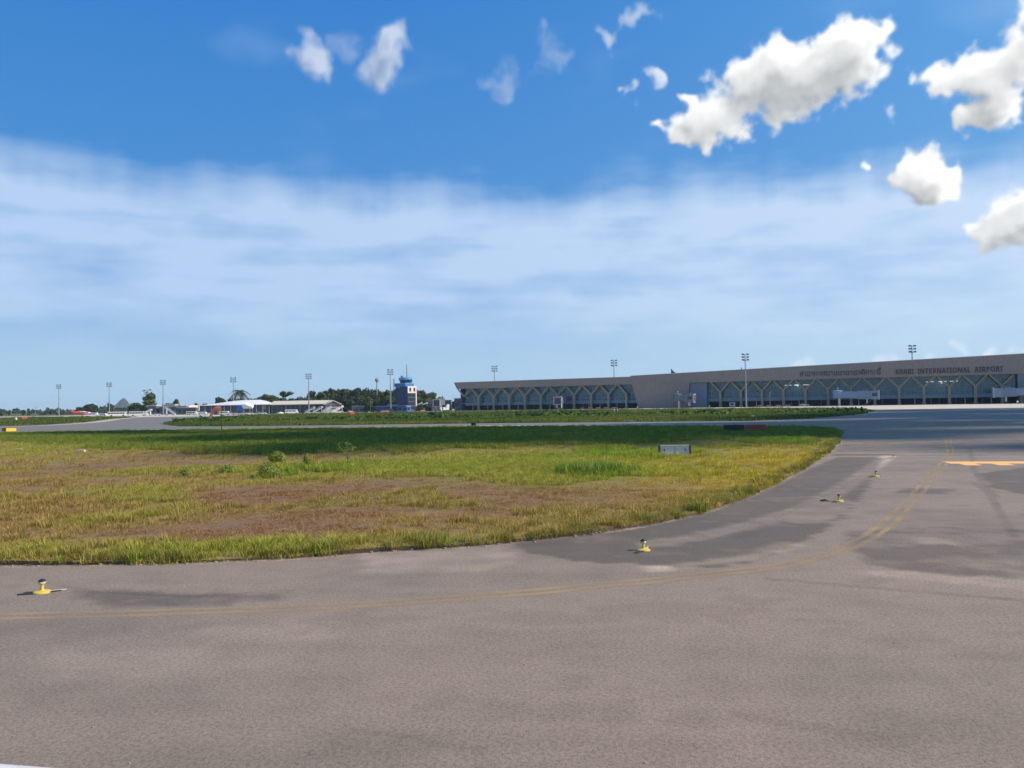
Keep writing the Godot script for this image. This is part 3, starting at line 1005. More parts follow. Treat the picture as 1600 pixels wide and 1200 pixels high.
func thai_letters(width: float, size: float) -> MB:
	var glyph := {
		"T": [0.75, [[0.08, 0.95, 0.2, 0.85, 0.2, 0.0], [0.2, 0.15, 0.45, 0.9, 0.62, 0.95, 0.66, 0.0]]],
		"A": [0.55, [[0.05, 0.8, 0.18, 1.0, 0.38, 0.92, 0.42, 0.0]]],
		"O": [0.75, [[0.1, 0.75, 0.2, 1.0, 0.5, 1.0, 0.62, 0.8, 0.62, 0.0, 0.06, 0.0, 0.06, 0.45, 0.22, 0.42]]],
		"K": [0.75, [[0.12, 0.0, 0.12, 0.6, 0.03, 0.72, 0.2, 0.98, 0.5, 0.98, 0.62, 0.8, 0.62, 0.0]]],
		"S": [0.78, [[0.12, 0.0, 0.06, 0.65, 0.2, 0.95, 0.48, 0.95, 0.62, 0.78, 0.62, 0.0], [0.3, 0.3, 0.36, 0.5, 0.6, 0.45], [0.5, 0.95, 0.74, 1.1]]],
		"Y": [0.75, [[0.25, 0.9, 0.1, 1.0, 0.08, 0.76, 0.22, 0.56, 0.06, 0.42, 0.06, 0.0, 0.62, 0.0, 0.62, 1.0]]],
		"N": [0.75, [[0.06, 1.0, 0.18, 0.9, 0.18, 0.0, 0.62, 0.12], [0.62, 1.0, 0.62, 0.0]]],
		"C": [0.75, [[0.05, 0.9, 0.16, 0.7, 0.18, 0.0, 0.6, 0.0, 0.6, 0.62, 0.42, 0.8, 0.68, 1.05]]],
		"D": [0.75, [[0.32, 0.38, 0.26, 0.1, 0.1, 0.0, 0.05, 0.7, 0.18, 1.0, 0.34, 0.84, 0.5, 1.0, 0.62, 0.8, 0.62, 0.0]]],
		"R": [0.6, [[0.25, 0.0, 0.42, 0.0, 0.42, 0.62, 0.08, 0.7, 0.16, 1.0, 0.48, 0.94]]],
		"a": [0.5, [[0.08, 0.82, 0.12, 0.6, 0.38, 0.78], [0.08, 0.3, 0.12, 0.08, 0.38, 0.26]]],
		"B": [0.75, [[0.05, 0.95, 0.18, 1.0, 0.18, 0.0, 0.62, 0.0, 0.62, 1.0]]],
		"1": [0.0, [[-0.2, 1.15, -0.2, 1.38]]], "2": [0.0, [[-0.62, 1.15, -0.36, 1.36, -0.12, 1.15, -0.62, 1.15]]],
		"3": [0.0, [[-0.62, 1.15, -0.36, 1.36, -0.12, 1.15, -0.62, 1.15], [-0.12, 1.15, -0.12, 1.45]]], "4": [0.0, [[-0.24, 1.55, -0.24, 1.8]]],
	}
	var text := "T1AOAKASYANNANACAD2KRaB34"
	var total := 0.0
	for ch in text: total += float(glyph[ch][0]) + (0.12 if glyph[ch][0] > 0.0 else 0.0)
	var kx := width / total
	var m := MB.new()
	var x := 0.0
	for ch in text:
		for stroke in glyph[ch][1]:
			for i in range(0, stroke.size() - 2, 2):
				var a := Vector3((x + stroke[i]) * kx, stroke[i + 1] * size, 0.14)
				var b := Vector3((x + stroke[i + 2]) * kx, stroke[i + 3] * size, 0.14)
				m.bar(a, b, 0.28, 0.28)
		x += float(glyph[ch][0]) + (0.12 if glyph[ch][0] > 0.0 else 0.0)
	return m


# ---------------------------------------------------------------- boarding bridges
func bridge(label: String, at: Vector3, turn: float, length: float, shell: StandardMaterial3D, link: float) -> void:
	var o := thing("boarding_bridge", label, "boarding bridge", at, turn, "boarding bridges along the terminal")
	var white := worn("white_metal", 0, 0, 0)
	var dark := mat("dark_frame", 0, 0, 0)
	var steel := mat("frame_steel", 0, 0, 0)
	var m := MB.new()
	m.prism(PackedVector2Array([Vector2(0, 4.0), Vector2(length * 0.55, 3.35), Vector2(length * 0.55, 6.6), Vector2(0, 7.0)]), -1.5, 1.5)
	put("inner_tunnel", m, shell, o)
	m = MB.new()
	m.prism(PackedVector2Array([Vector2(length * 0.5, 3.15), Vector2(length - 3.2, 3.05), Vector2(length - 3.2, 6.7), Vector2(length * 0.5, 6.9)]), -1.75, 1.75)
	put("outer_tunnel", m, shell, o)
	for k in 6:
		var x: float = length * 0.5 + (length * 0.5 - 3.4) * (k + 0.5) / 6.0
		bx("rib", Vector3(x, 4.95, 0), Vector3(0.14, 3.95, 3.7), steel, o)
	var cab := bx("cab", Vector3(length - 1.7, 4.85, 0), Vector3(3.0, 3.9, 4.2), shell, o)
	bx("cab_opening", Vector3(length - 0.15, 4.7, 0), Vector3(0.16, 3.1, 3.6), dark, cab)
	bx("side_window", Vector3(length - 1.7, 5.1, 2.12), Vector3(2.2, 1.5, 0.06), dark, cab)
	m = MB.new()
	for z in [-2.15, 2.15]:
		m.box(Vector3(length + 0.15, 4.85, z), Vector3(0.5, 4.1, 0.3))
	m.box(Vector3(length + 0.15, 6.95, 0), Vector3(0.5, 0.4, 4.7))
	m.box(Vector3(length + 0.15, 2.85, 0), Vector3(0.5, 0.3, 4.7))
	put("bellows_frame", m, worn("frame_pale", 0.50, 0.51, 0.53, 0.5, 0.3), o)
	bx("roof_unit", Vector3(length * 0.68, 7.15, 0), Vector3(2.2, 0.7, 1.6), steel, o)
	for z in [-1.3, 1.3]:
		m = MB.new()
		m.tube(Vector3(length * 0.72, 0.9, z), Vector3(length * 0.72, 3.1, z), 0.28, 0.24, 8)
		put("leg", m, white, o)
		m = MB.new()
		m.tube(Vector3(length * 0.72, 0.55, z * 1.25 - 0.2), Vector3(length * 0.72, 0.55, z * 1.25 + 0.2), 0.55, 0.55, 12)
		put("wheel", m, dark, o)
	bx("axle", Vector3(length * 0.72, 0.8, 0), Vector3(0.7, 0.4, 3.4), steel, o)
	m = MB.new()
	m.tube(Vector3(0.8, 0, 0), Vector3(0.8, 4.0, 0), 0.55, 0.5, 10)
	put("pedestal", m, white, o)
	m = MB.new()
	m.lathe([Vector2(2.2, 3.7), Vector2(2.2, 7.2), Vector2(0, 7.6)], Transform3D(Basis(), Vector3(0.2, 0, 0)), 14)
	put("rotunda", m, shell, o)
	m = MB.new()
	m.bar(Vector3(length - 2.6, 3.0, 2.7), Vector3(length - 6.0, 0.1, 2.7), 0.9, 0.14)
	m.bar(Vector3(length - 2.6, 3.9, 3.12), Vector3(length - 6.0, 1.0, 3.12), 0.06, 0.06)
	put("service_stair", m, steel, o)
	m = MB.new()
	m.tube(Vector3(0.3, 7.5, 0), Vector3(0.3, 8.4, 0), 0.07, 0.07, 6)
	m.lathe([Vector2(0.0, 8.2), Vector2(0.3, 8.45), Vector2(0.0, 8.8)], Transform3D(Basis(), Vector3(0.3, 0, 0)), 8)
	put("beacon", m, white, o)
	m = MB.new()
	m.tube(Vector3(length - 2.0, 6.8, 0), Vector3(length - 2.0, 8.5, 0), 0.06, 0.06, 6)
	put("camera_post", m, steel, o)
	if link != 0.0:
		bx("link_tunnel", Vector3(0.2, 5.5, -absf(link) * 0.5 * signf(link)), Vector3(2.6, 3.0, absf(link) - 1.2), shell, o)


func boarding_bridges() -> void:
	var pale := worn("bridge_shell_blue", 0.22, 0.30, 0.42, 0.5, 0.2)
	var grey := worn("bridge_shell_grey", 0.15, 0.17, 0.21, 0.5, 0.2)
	bridge("pale blue boarding bridge lying along the glass front under the local-script lettering", on_front(214.0, 0, 11.0), TT, 17.6, pale, 13.0)
	bridge("grey boarding bridge at the left edge of the right-hand glass front, cab lit white", on_front(137.5, 0, 8.0), TT, 8.6, grey, 9.0)
	bridge("boarding bridge with dark square cab in front of the left-hand glass front", Vector3(28.3, 0, -434.5), -1.876, 11.0, grey, 0.0)
	bridge("pale boarding bridge cut off by the right side of the photo", on_front(293.0, 0, 9.5), TT + PI, 16.0, pale, -10.0)
	bridge("small dark boarding bridge beside the grey annex left of the terminal", Vector3(-42.3, 0, -459.5), -1.876, 7.4, grey, 0.0)


# ---------------------------------------------------------------- older buildings by the left-hand apron
func house(called: String, label: String, cat: String, at: Vector3, turn: float, w: float, d: float, h: float, roof_h: float, wall: StandardMaterial3D, roofm: StandardMaterial3D, windows: int, over := 0.5, win_h := 0.45) -> Node3D:
	var o := thing(called, label, cat, at, turn)
	bx("wall", Vector3(0, h * 0.5, -d * 0.5), Vector3(w, h, d), wall, o)
	var m := MB.new()
	if roof_h > 0.01:
		m.prism(PackedVector2Array([Vector2(over, h), Vector2(-d * 0.5, h + roof_h), Vector2(-d - over, h), Vector2(-d - over, h + 0.2), Vector2(-d * 0.5, h + roof_h + 0.25), Vector2(over, h + 0.25)]), -w * 0.5 - over, w * 0.5 + over, Transform3D(Basis(Vector3(0, 0, 1), Vector3.UP, Vector3(-1, 0, 0)), Vector3()))
		put("roof", m, roofm, o)
		for sx in [-1.0, 1.0]:
			m = MB.new()
			m.prism(PackedVector2Array([Vector2(0, h), Vector2(-d * 0.5, h + roof_h), Vector2(-d, h)]), -0.1, 0.1, Transform3D(Basis(Vector3(0, 0, 1), Vector3.UP, Vector3(-1, 0, 0)), Vector3(sx * (w * 0.5 - 0.1), 0, 0)))
			put("gable", m, wall, o)
	else:
		bx("roof", Vector3(0, h + 0.15, -d * 0.5), Vector3(w + over * 2, 0.3, d + over * 2), roofm, o)
	var dark := mat("window_dark", 0.03, 0.04, 0.055, 0.2)
	for i in windows:
		var x: float = -w * 0.5 + w * (i + 0.5) / windows
		bx("window", Vector3(x, h * 0.52, 0.03), Vector3(w / windows * 0.72, h * win_h, 0.1), dark, o)
	return o


func old_terminal() -> void:
	var white := worn("roof_white", 0.80, 0.80, 0.78, 0.6, 0.15)
	var cream := worn("roof_cream", 0.66, 0.58, 0.46, 0.7, 0.15)
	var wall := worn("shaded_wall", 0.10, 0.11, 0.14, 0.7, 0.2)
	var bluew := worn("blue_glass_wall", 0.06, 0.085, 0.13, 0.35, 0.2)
	var cement := worn("cement_wall", 0.34, 0.32, 0.30, 0.8, 0.2)
	var dark := mat("window_dark", 0.03, 0.04, 0.055, 0.2)
	# long hall with white roof
	var o := thing("old_terminal_hall", "long low terminal hall with bright white sloping roof behind the windsock", "building", Vector3(-173.5, 0, -480))
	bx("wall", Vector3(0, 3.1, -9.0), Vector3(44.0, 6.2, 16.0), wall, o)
	var m := MB.new()
	var f := [[-22.4, 6.0], [-20, 6.35], [-13, 7.4], [-4, 8.55], [6, 9.1], [13, 9.0], [17, 8.2], [20.5, 7.0], [22.4, 6.1]]
	for i in f.size() - 1:
		var a := Vector3(f[i][0], 6.1, 1.2)
		var b := Vector3(f[i + 1][0], 6.1, 1.2)
		var c := Vector3(f[i + 1][0], f[i + 1][1], -9.5)
		var e := Vector3(f[i][0], f[i][1], -9.5)
		m.poly([a, b, c, e], Vector3(0, 1, 0.2))
		m.poly([e, c, Vector3(c.x, 6.1, -20), Vector3(e.x, 6.1, -20)], Vector3(0, 1, -0.2))
		m.poly([a + Vector3(0, -0.3, 0), b + Vector3(0, -0.3, 0), b, a], Vector3(0, 0, 1))
		m.poly([a + Vector3(0, -0.3, 0), b + Vector3(0, -0.3, 0), Vector3(b.x, 5.8, -20), Vector3(a.x, 5.8, -20)], Vector3.DOWN)
	put("roof", m, white, o)
	for i in 11:
		bx("window", Vector3(-20 + i * 4.0, 3.4, -0.94), Vector3(3.2, 3.6, 0.1), bluew, o)
	for i in 12:
		bx("column", Vector3(-22 + i * 4.0, 2.9, 0.6), Vector3(0.35, 5.8, 0.35), cement, o)
	bx("sign_panel", Vector3(18.2, 4.2, -0.86), Vector3(2.4, 2.4, 0.1), cement, o)
	# canopy and container in front of it
	o = thing("white_canopy", "bright white sloping canopy right of the blue container", "canopy", Vector3(-160.4, 0, -466))
	m = MB.new()
	m.prism(PackedVector2Array([Vector2(-3.6, 6.3), Vector2(-1.0, 6.2), Vector2(2.9, 4.4), Vector2(2.9, 3.3), Vector2(-2.6, 3.3)]), -3.0, 0.0, Transform3D(Basis(Vector3(1, 0, 0), Vector3(0, 0.9, 0.42), Vector3(0, -0.42, 0.9)), Vector3(0, 0.6, -1.5)))
	put("cover", m, white, o)
	for x in [-2.4, 2.4]: bx("post", Vector3(x, 1.7, -2.0), Vector3(0.2, 3.4, 0.2), cement, o)
	o = thing("container", "bright blue container box raised before the white-roofed hall", "container", Vector3(-165.6, 0, -467))
	var blue := worn("bright_blue", 0.035, 0.16, 0.55, 0.5, 0.3)
	bx("body", Vector3(0, 3.9, -1.2), Vector3(3.3, 3.8, 2.4), blue, o)
	for i in 7: bx("rib", Vector3(-1.5 + i * 0.5, 3.9, 0.03), Vector3(0.12, 3.6, 0.1), blue, o)
	for x in [-1.3, 1.3]: bx("support", Vector3(x, 1.0, -1.2), Vector3(0.25, 2.0, 1.8), dark, o)
	# second hall, cream roof and gable end
	o = thing("cream_roof_hall", "long hall with cream pitched roof and dark glass front before the dense trees", "building", Vector3(-132.5, 0, -480))
	bx("wall", Vector3(0, 2.75, -7.5), Vector3(36.0, 5.5, 14.0), bluew, o)
	m = MB.new()
	m.prism(PackedVector2Array([Vector2(1.0, 5.5), Vector2(-7.5, 7.75), Vector2(-16, 5.5), Vector2(-16, 5.75), Vector2(-7.5, 8.0), Vector2(1.0, 5.8)]), -18.8, 18.6, Transform3D(Basis(Vector3(0, 0, 1), Vector3.UP, Vector3(-1, 0, 0)), Vector3()))
	put("roof", m, cream, o)
	for i in 13: bx("mullion", Vector3(-17.6 + i * 2.93, 2.7, -0.42), Vector3(0.3, 5.2, 0.3), cement if i % 3 == 0 else wall, o)
	for i in 12: bx("glass_panel", Vector3(-16.1 + i * 2.93, 2.9, -0.44), Vector3(2.4, 4.4, 0.1), dark, o)
	o = thing("gabled_annex", "pale gable-ended annex at the right end of the cream-roofed hall", "building", Vector3(-110.0, 0, -472), 0.35)
	bx("wall", Vector3(0, 2.5, -5), Vector3(8.0, 5.0, 10), cement, o)
	m = MB.new()
	m.prism(PackedVector2Array([Vector2(-5.2, 5.0), Vector2(0, 7.4), Vector2(5.2, 5.0), Vector2(5.2, 5.4), Vector2(0, 7.85), Vector2(-5.2, 5.4)]), -11.0, 0.8)
	put("roof", m, cream, o)
	m = MB.new()
	m.prism(PackedVector2Array([Vector2(-4, 5.0), Vector2(4, 5.0), Vector2(0, 6.9)]), -0.2, 0.05)
	put("gable", m, wall, o)
	bx("shade_band", Vector3(0, 4.3, 0.05), Vector3(7.4, 0.8, 0.2), dark, o)
	bx("window", Vector3(0.4, 2.6, 0.05), Vector3(3.0, 0.5, 0.1), dark, o)
	# low flat-roofed buildings on the left
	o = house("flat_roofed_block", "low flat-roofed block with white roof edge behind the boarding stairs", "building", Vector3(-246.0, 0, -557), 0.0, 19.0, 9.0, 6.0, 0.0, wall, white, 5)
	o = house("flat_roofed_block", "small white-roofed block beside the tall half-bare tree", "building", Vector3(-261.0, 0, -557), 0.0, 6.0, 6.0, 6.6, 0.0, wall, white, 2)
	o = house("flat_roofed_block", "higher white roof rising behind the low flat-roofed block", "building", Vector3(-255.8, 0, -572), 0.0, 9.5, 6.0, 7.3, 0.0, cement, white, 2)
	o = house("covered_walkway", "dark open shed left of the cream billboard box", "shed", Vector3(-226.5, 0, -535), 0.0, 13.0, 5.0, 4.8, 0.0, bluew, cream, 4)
	o = thing("billboard_box", "cream-white square board standing on posts left of the white-roofed hall", "billboard", Vector3(-222.3, 0, -538))
	var cr := worn("cream_board", 0.80, 0.74, 0.62, 0.7, 0.2)
	bx("board", Vector3(0, 4.5, -0.5), Vector3(7.9, 4.0, 1.0), cr, o, Basis(Vector3.UP, 0.5))
	for x in [-3.0, 0.0, 3.0]: bx("post", Vector3(x * 0.85, 1.25, -0.6), Vector3(0.3, 2.5, 0.3), dark, o)


func control_tower() -> void:
	var o := thing("control_tower", "square grey control tower with blue glazed cab and tall antenna mast", "control tower", Vector3(-65.5, 0, -475), -0.6435)
	var slate := worn("slate_wall", 0.046, 0.068, 0.14, 0.7, 0.2)
	var white := worn("tower_white", 0.68, 0.63, 0.60, 0.7, 0.2)
	var blue := worn("tower_blue", 0.045, 0.19, 0.52, 0.45, 0.3)
	var pale := worn("tower_pale_blue", 0.10, 0.36, 0.72, 0.45, 0.3)
	var dark := mat("window_dark", 0, 0, 0)
	bx("shaft", Vector3(0, 7.7, 0), Vector3(10.2, 15.4, 7.6), slate, o)
	for i in 4: bx("pilaster", Vector3(-4.4 + i * 2.6, 7.5, 3.86), Vector3(0.5, 15.0, 0.2), slate, o)
	var side := bx("white_side", Vector3(5.2, 13.4, 0), Vector3(0.24, 4.2, 7.7), white, o)
	for z in [-1.8, 1.8]: bx("window", Vector3(5.34, 13.4, z), Vector3(0.1, 2.3, 1.5), dark, side)
	bx("white_edge", Vector3(5.22, 5.7, -3.4), Vector3(0.25, 11.2, 0.9), white, o)
	for k in 4: bx("side_window", Vector3(5.16, 2.2 + k * 2.6, 0.5), Vector3(0.12, 1.7, 6.2), dark, o)
	bx("balcony", Vector3(-1.2, 16.2, 0.4), Vector3(9.4, 1.6, 7.4), blue, o)
	bx("balcony_rail", Vector3(-1.2, 17.3, 0.4), Vector3(9.6, 0.5, 7.6), pale, o)
	bx("lower_deck", Vector3(-3.4, 15.9, 2.0), Vector3(3.6, 1.9, 4.2), pale, o)
	var m := MB.new()
	m.lathe([Vector2(3.3, 16.9), Vector2(3.4, 17.9), Vector2(4.1, 19.6)], Transform3D(Basis(), Vector3(0, 0, 0)), 8)
	var cab := put("cab", m, dark, o)
	for k in 8:
		m = MB.new()
		var a := TAU * k / 8.0
		m.bar(Vector3(3.45 * cos(a), 17.8, 3.45 * sin(a)), Vector3(4.15 * cos(a), 19.7, 4.15 * sin(a)), 0.18, 0.18)
		put("mullion", m, blue, cab)
	m = MB.new()
	m.lathe([Vector2(4.0, 19.55), Vector2(4.35, 19.6), Vector2(4.35, 20.9), Vector2(3.6, 21.1), Vector2(0, 21.2)], Transform3D(), 8)
	put("cab_roof", m, pale, o)
	m = MB.new()
	m.tube(Vector3(0.8, 21, 0), Vector3(0.8, 29.2, 0), 0.22, 0.12, 6)
	for y in [24.5, 26.6, 28.2]: m.bar(Vector3(0.1, y, 0), Vector3(1.5, y, 0), 0.1, 0.1)
	put("antenna_mast", m, slate, o)
	for p in [[-1.2, 27.0], [3.6, 23.4], [-3.8, 23.2], [1.9, 24.0]]:
		m = MB.new()
		m.tube(Vector3(p[0], 21, 0.6), Vector3(p[0], p[1], 0.6), 0.07, 0.04, 5)
		put("whip_antenna", m, slate, o)
	bx("roof_lamp", Vector3(-2.4, 21.7, 1.0), Vector3(0.7, 1.0, 0.7), dark, o)


func small_buildings() -> void:
	var slate := worn("slate_wall", 0, 0, 0)
	var grey := worn("house_grey_blue", 0.20, 0.24, 0.30, 0.7, 0.2)
	var annex := worn("annex_grey", 0.16, 0.18, 0.22, 0.7, 0.2)
	var blue := worn("shed_blue", 0.04, 0.13, 0.36, 0.6, 0.3)
	var lblue := worn("tower_pale_blue", 0, 0, 0)
	var roofg := worn("roof_grey", 0.28, 0.29, 0.30, 0.7, 0.2)
	var roofd := worn("roof_dark", 0.05, 0.06, 0.065, 0.8, 0.2)
	var white := worn("roof_white", 0, 0, 0)
	house("grey_house", "small grey-blue house in front of the dense trees left of the tower", "house", Vector3(-95.7, 0, -480), 0.1, 8.0, 6.0, 3.0, 0.9, grey, roofd, 2)
	house("blue_shed", "long low blue shed between dark shrubs left of the control tower", "shed", Vector3(-80.8, 0, -476), 0.1, 7.2, 6.0, 3.0, 0.5, blue, roofg, 0)
	house("blue_shed", "blue low annex at the foot of the control tower", "shed", Vector3(-66.0, 0, -462), -0.2, 7.2, 5.0, 3.4, 0.3, blue, slate, 2)
	house("pale_blue_hut", "narrow pale blue hut standing before the control tower", "hut", Vector3(-61.6, 0, -457), 0.2, 2.0, 2.0, 3.2, 0.0, lblue, white, 1)
	house("dark_shed", "low dark shed with grey roof right behind the tower foot", "shed", Vector3(-73.0, 0, -472), 0.0, 7.0, 5.0, 3.2, 1.2, slate, roofg, 0)
	house("grey_annex", "flat grey two-storey annex between tower and terminal", "building", Vector3(-46.5, 0, -488), 0.0, 15.0, 8.0, 6.4, 0.0, annex, roofg, 4, 0.4, 0.3)
	house("grey_annex", "flat blue-grey annex under the left end of the terminal roof", "building", Vector3(-27.5, 0, -472), 0.0, 16.0, 9.0, 7.3, 0.0, annex, roofg, 5, 0.4, 0.28)
	for k in 2:
		var o := thing("shade_sail", ["white peaked shade sail right of the tower, the nearer one", "second white shade sail, to the right of the first"][k], "awning", Vector3(-58.4 + 3.4 * k, 0, -482))
		var m := MB.new()
		m.prism(PackedVector2Array([Vector2(-1.7, 3.8), Vector2(1.5, 4.6), Vector2(1.7, 5.6), Vector2(-1.6, 4.2)]), -2.5, 0.0)
		put("sail", m, white, o)
		for x in [-1.4, 1.4]: bx("post", Vector3(x, 2.0, -1.2), Vector3(0.15, 4.0, 0.15), roofg, o)
	var wt := thing("water_tower", "small round tank on a tall slender mast above the dense trees", "water tower", Vector3(-105.4, 0, -600))
	var m2 := MB.new()
	m2.tube(Vector3(0, 0, 0), Vector3(0, 23, 0), 0.5, 0.4, 8)
	put("mast", m2, roofg, wt)
	m2 = MB.new()
	m2.lathe([Vector2(0.4, 22.0), Vector2(1.5, 23.2), Vector2(1.6, 24.4), Vector2(0.2, 25.4)], Transform3D(), 10)
	put("tank", m2, roofg, wt)
	for k in 3: bx("aerial", Vector3(-1.2 + k * 1.2, 25.3, 0), Vector3(0.12, 1.6, 0.12), roofg, wt)
	var la := thing("lattice_mast", "thin dark lattice aerial just left of the tower's floodlight mast", "mast", Vector3(-92.3, 0, -600))
	m2 = MB.new()
	for k in 3:
		var a := TAU * k / 3.0
		m2.bar(Vector3(0.7 * cos(a), 0, 0.7 * sin(a)), Vector3(0.5 * cos(a), 24.5, 0.5 * sin(a)), 0.14, 0.14)
	put("lattice_leg", m2, slate, la)
	m2 = MB.new()
	for k in 24:
		var a := TAU * k / 3.0
		m2.bar(Vector3(0.65 * cos(a), k * 1.0, 0.65 * sin(a)), Vector3(0.65 * cos(a + TAU / 3.0), k * 1.0 + 1.0, 0.65 * sin(a + TAU / 3.0)), 0.1, 0.1)
	put("lattice_brace", m2, slate, la)
	for k in 3: bx("aerial_panel", Vector3(0.5, 19.5 + k * 2.0, 0.3), Vector3(0.5, 1.4, 0.4), roofg, la)


# ---------------------------------------------------------------- vehicles by the far apron
func wheels(o: Node3D, xs: Array, half: float, r: float) -> void:
	var m := MB.new()
	m.tube(Vector3(0, 0, -0.12), Vector3(0, 0, 0.12), r, r, 10)
	m.tube(Vector3(0, 0, 0.11), Vector3(0, 0, 0.14), r * 0.5, r * 0.45, 8)
	var mesh := m.done()
	for x in xs:
		for z in [-half, half]:
			at_put("wheel", mesh, mat("tyre", 0.02, 0.02, 0.02, 0.9), o, Vector3(x, r, z))


func make_car(label: String, at: Vector3, turn: float, paint: StandardMaterial3D) -> Node3D:
	var o := thing("parked_car", label, "car", at, turn, "cars parked before the old terminal")
	var m := MB.new()
	m.prism(PackedVector2Array([Vector2(-2.1, 0.35), Vector2(2.1, 0.35), Vector2(2.15, 0.75), Vector2(1.3, 0.95), Vector2(-2.05, 1.0)]), -0.85, 0.85)
	put("body", m, paint, o)
	m = MB.new()
	m.prism(PackedVector2Array([Vector2(-1.9, 0.98), Vector2(1.2, 0.94), Vector2(0.5, 1.45), Vector2(-1.4, 1.47)]), -0.76, 0.76)
	put("windows", m, mat("window_dark", 0, 0, 0), o)
	bx("roof", Vector3(-0.45, 1.49, 0), Vector3(1.8, 0.08, 1.46), paint, o)
	wheels(o, [-1.3, 1.35], 0.78, 0.33)
	return o


func make_van(label: String, at: Vector3, turn: float, paint: StandardMaterial3D, length := 5.2, high := 2.2) -> Node3D:
	var o := thing("parked_van", label, "van", at, turn, "vans parked before the old terminal")
	var h := length * 0.5
	var m := MB.new()
	m.prism(PackedVector2Array([Vector2(-h, 0.4), Vector2(h, 0.4), Vector2(h, 1.0), Vector2(h - 0.7, high - 0.1), Vector2(h - 1.0, high), Vector2(-h, high)]), -0.95, 0.95)
	put("body", m, paint, o)
	for z in [-0.96, 0.96]:
		for k in 3:
			bx("window", Vector3(-h + 0.8 + k * (length - 1.4) / 3.0 + 0.3, high * 0.68, z), Vector3((length - 1.4) / 3.0 - 0.2, high * 0.28, 0.04), mat("window_dark", 0, 0, 0), o)
	bx("windscreen", Vector3(h - 0.42, high * 0.7, 0), Vector3(0.06, high * 0.34, 1.6), mat("window_dark", 0, 0, 0), o, Basis(Vector3(0, 0, 1), 0.5))
	wheels(o, [-h + 1.0, h - 1.1], 0.86, 0.36)
	return o


func make_bus(label: String, at: Vector3, turn: float) -> Node3D:
	var o := thing("apron_bus", label, "bus", at, turn, "white buses on the far left apron")
	var white := worn("bus_white", 0.80, 0.80, 0.80, 0.4, 0.3)
	bx("body", Vector3(0, 1.55, 0), Vector3(11.6, 2.3, 2.6), white, o)
	bx("roof", Vector3(0, 2.78, 0), Vector3(11.2, 0.18, 2.3), white, o)
	for z in [-1.31, 1.31]:
		for k in 6: bx("window", Vector3(-4.8 + k * 1.75, 1.95, z), Vector3(1.55, 0.95, 0.05), mat("window_dark", 0, 0, 0), o)
	bx("windscreen", Vector3(5.82, 1.9, 0), Vector3(0.06, 1.2, 2.2), mat("window_dark", 0, 0, 0), o)
	bx("red_tail", Vector3(-5.83, 1.2, 0), Vector3(0.08, 1.2, 2.4), mat("red_paint", 0.55, 0.03, 0.02, 0.5), o)
	wheels(o, [-3.6, 3.8], 1.2, 0.48)
	return o


func make_stairs(label: String, at: Vector3, turn: float, tone: StandardMaterial3D, rise_h := 3.4, run := 5.6) -> Node3D:
	var o := thing("boarding_stairs", label, "boarding stairs", at, turn, "mobile boarding stairs on the far apron")
	var a := Vector3(-run * 0.5, 0.5, 0)
	var b := Vector3(run * 0.5 - 1.0, rise_h, 0)
	var m := MB.new()
	for i in 12:
		var p := a.lerp(b, (i + 0.5) / 12.0)
		m.box(p, Vector3(run / 12.0, 0.06, 1.3))
	put("steps", m, mat("step_metal", 0.3, 0.3, 0.31, 0.6), o)
	for z in [-0.75, 0.75]:
		m = MB.new()
		m.bar(a + Vector3(0, 0.0, z), b + Vector3(0, 0.0, z), 0.08, 0.5)
		m.bar(a + Vector3(0, 1.0, z), b + Vector3(0, 1.0, z), 0.10, 0.14)
		for k in 5:
			var p := a.lerp(b, k / 4.0) + Vector3(0, 0, z)
			m.bar(p, p + Vector3(0.001, 1.0, 0), 0.08, 0.08)
		put("side_rail", m, tone, o)
	bx("landing", Vector3(run * 0.5 - 0.5, rise_h, 0), Vector3(1.2, 0.16, 1.7), tone, o)
	bx("landing_rail", Vector3(run * 0.5 - 0.5, rise_h + 0.55, -0.8), Vector3(1.2, 0.9, 0.06), tone, o)
	bx("chassis", Vector3(0, 0.62, 0), Vector3(run, 0.4, 1.7), tone, o)
	bx("support", Vector3(run * 0.36, rise_h * 0.5, 0), Vector3(0.2, rise_h - 0.6, 1.4), tone, o)
	wheels(o, [-run * 0.35, run * 0.35], 0.8, 0.35)
	return o


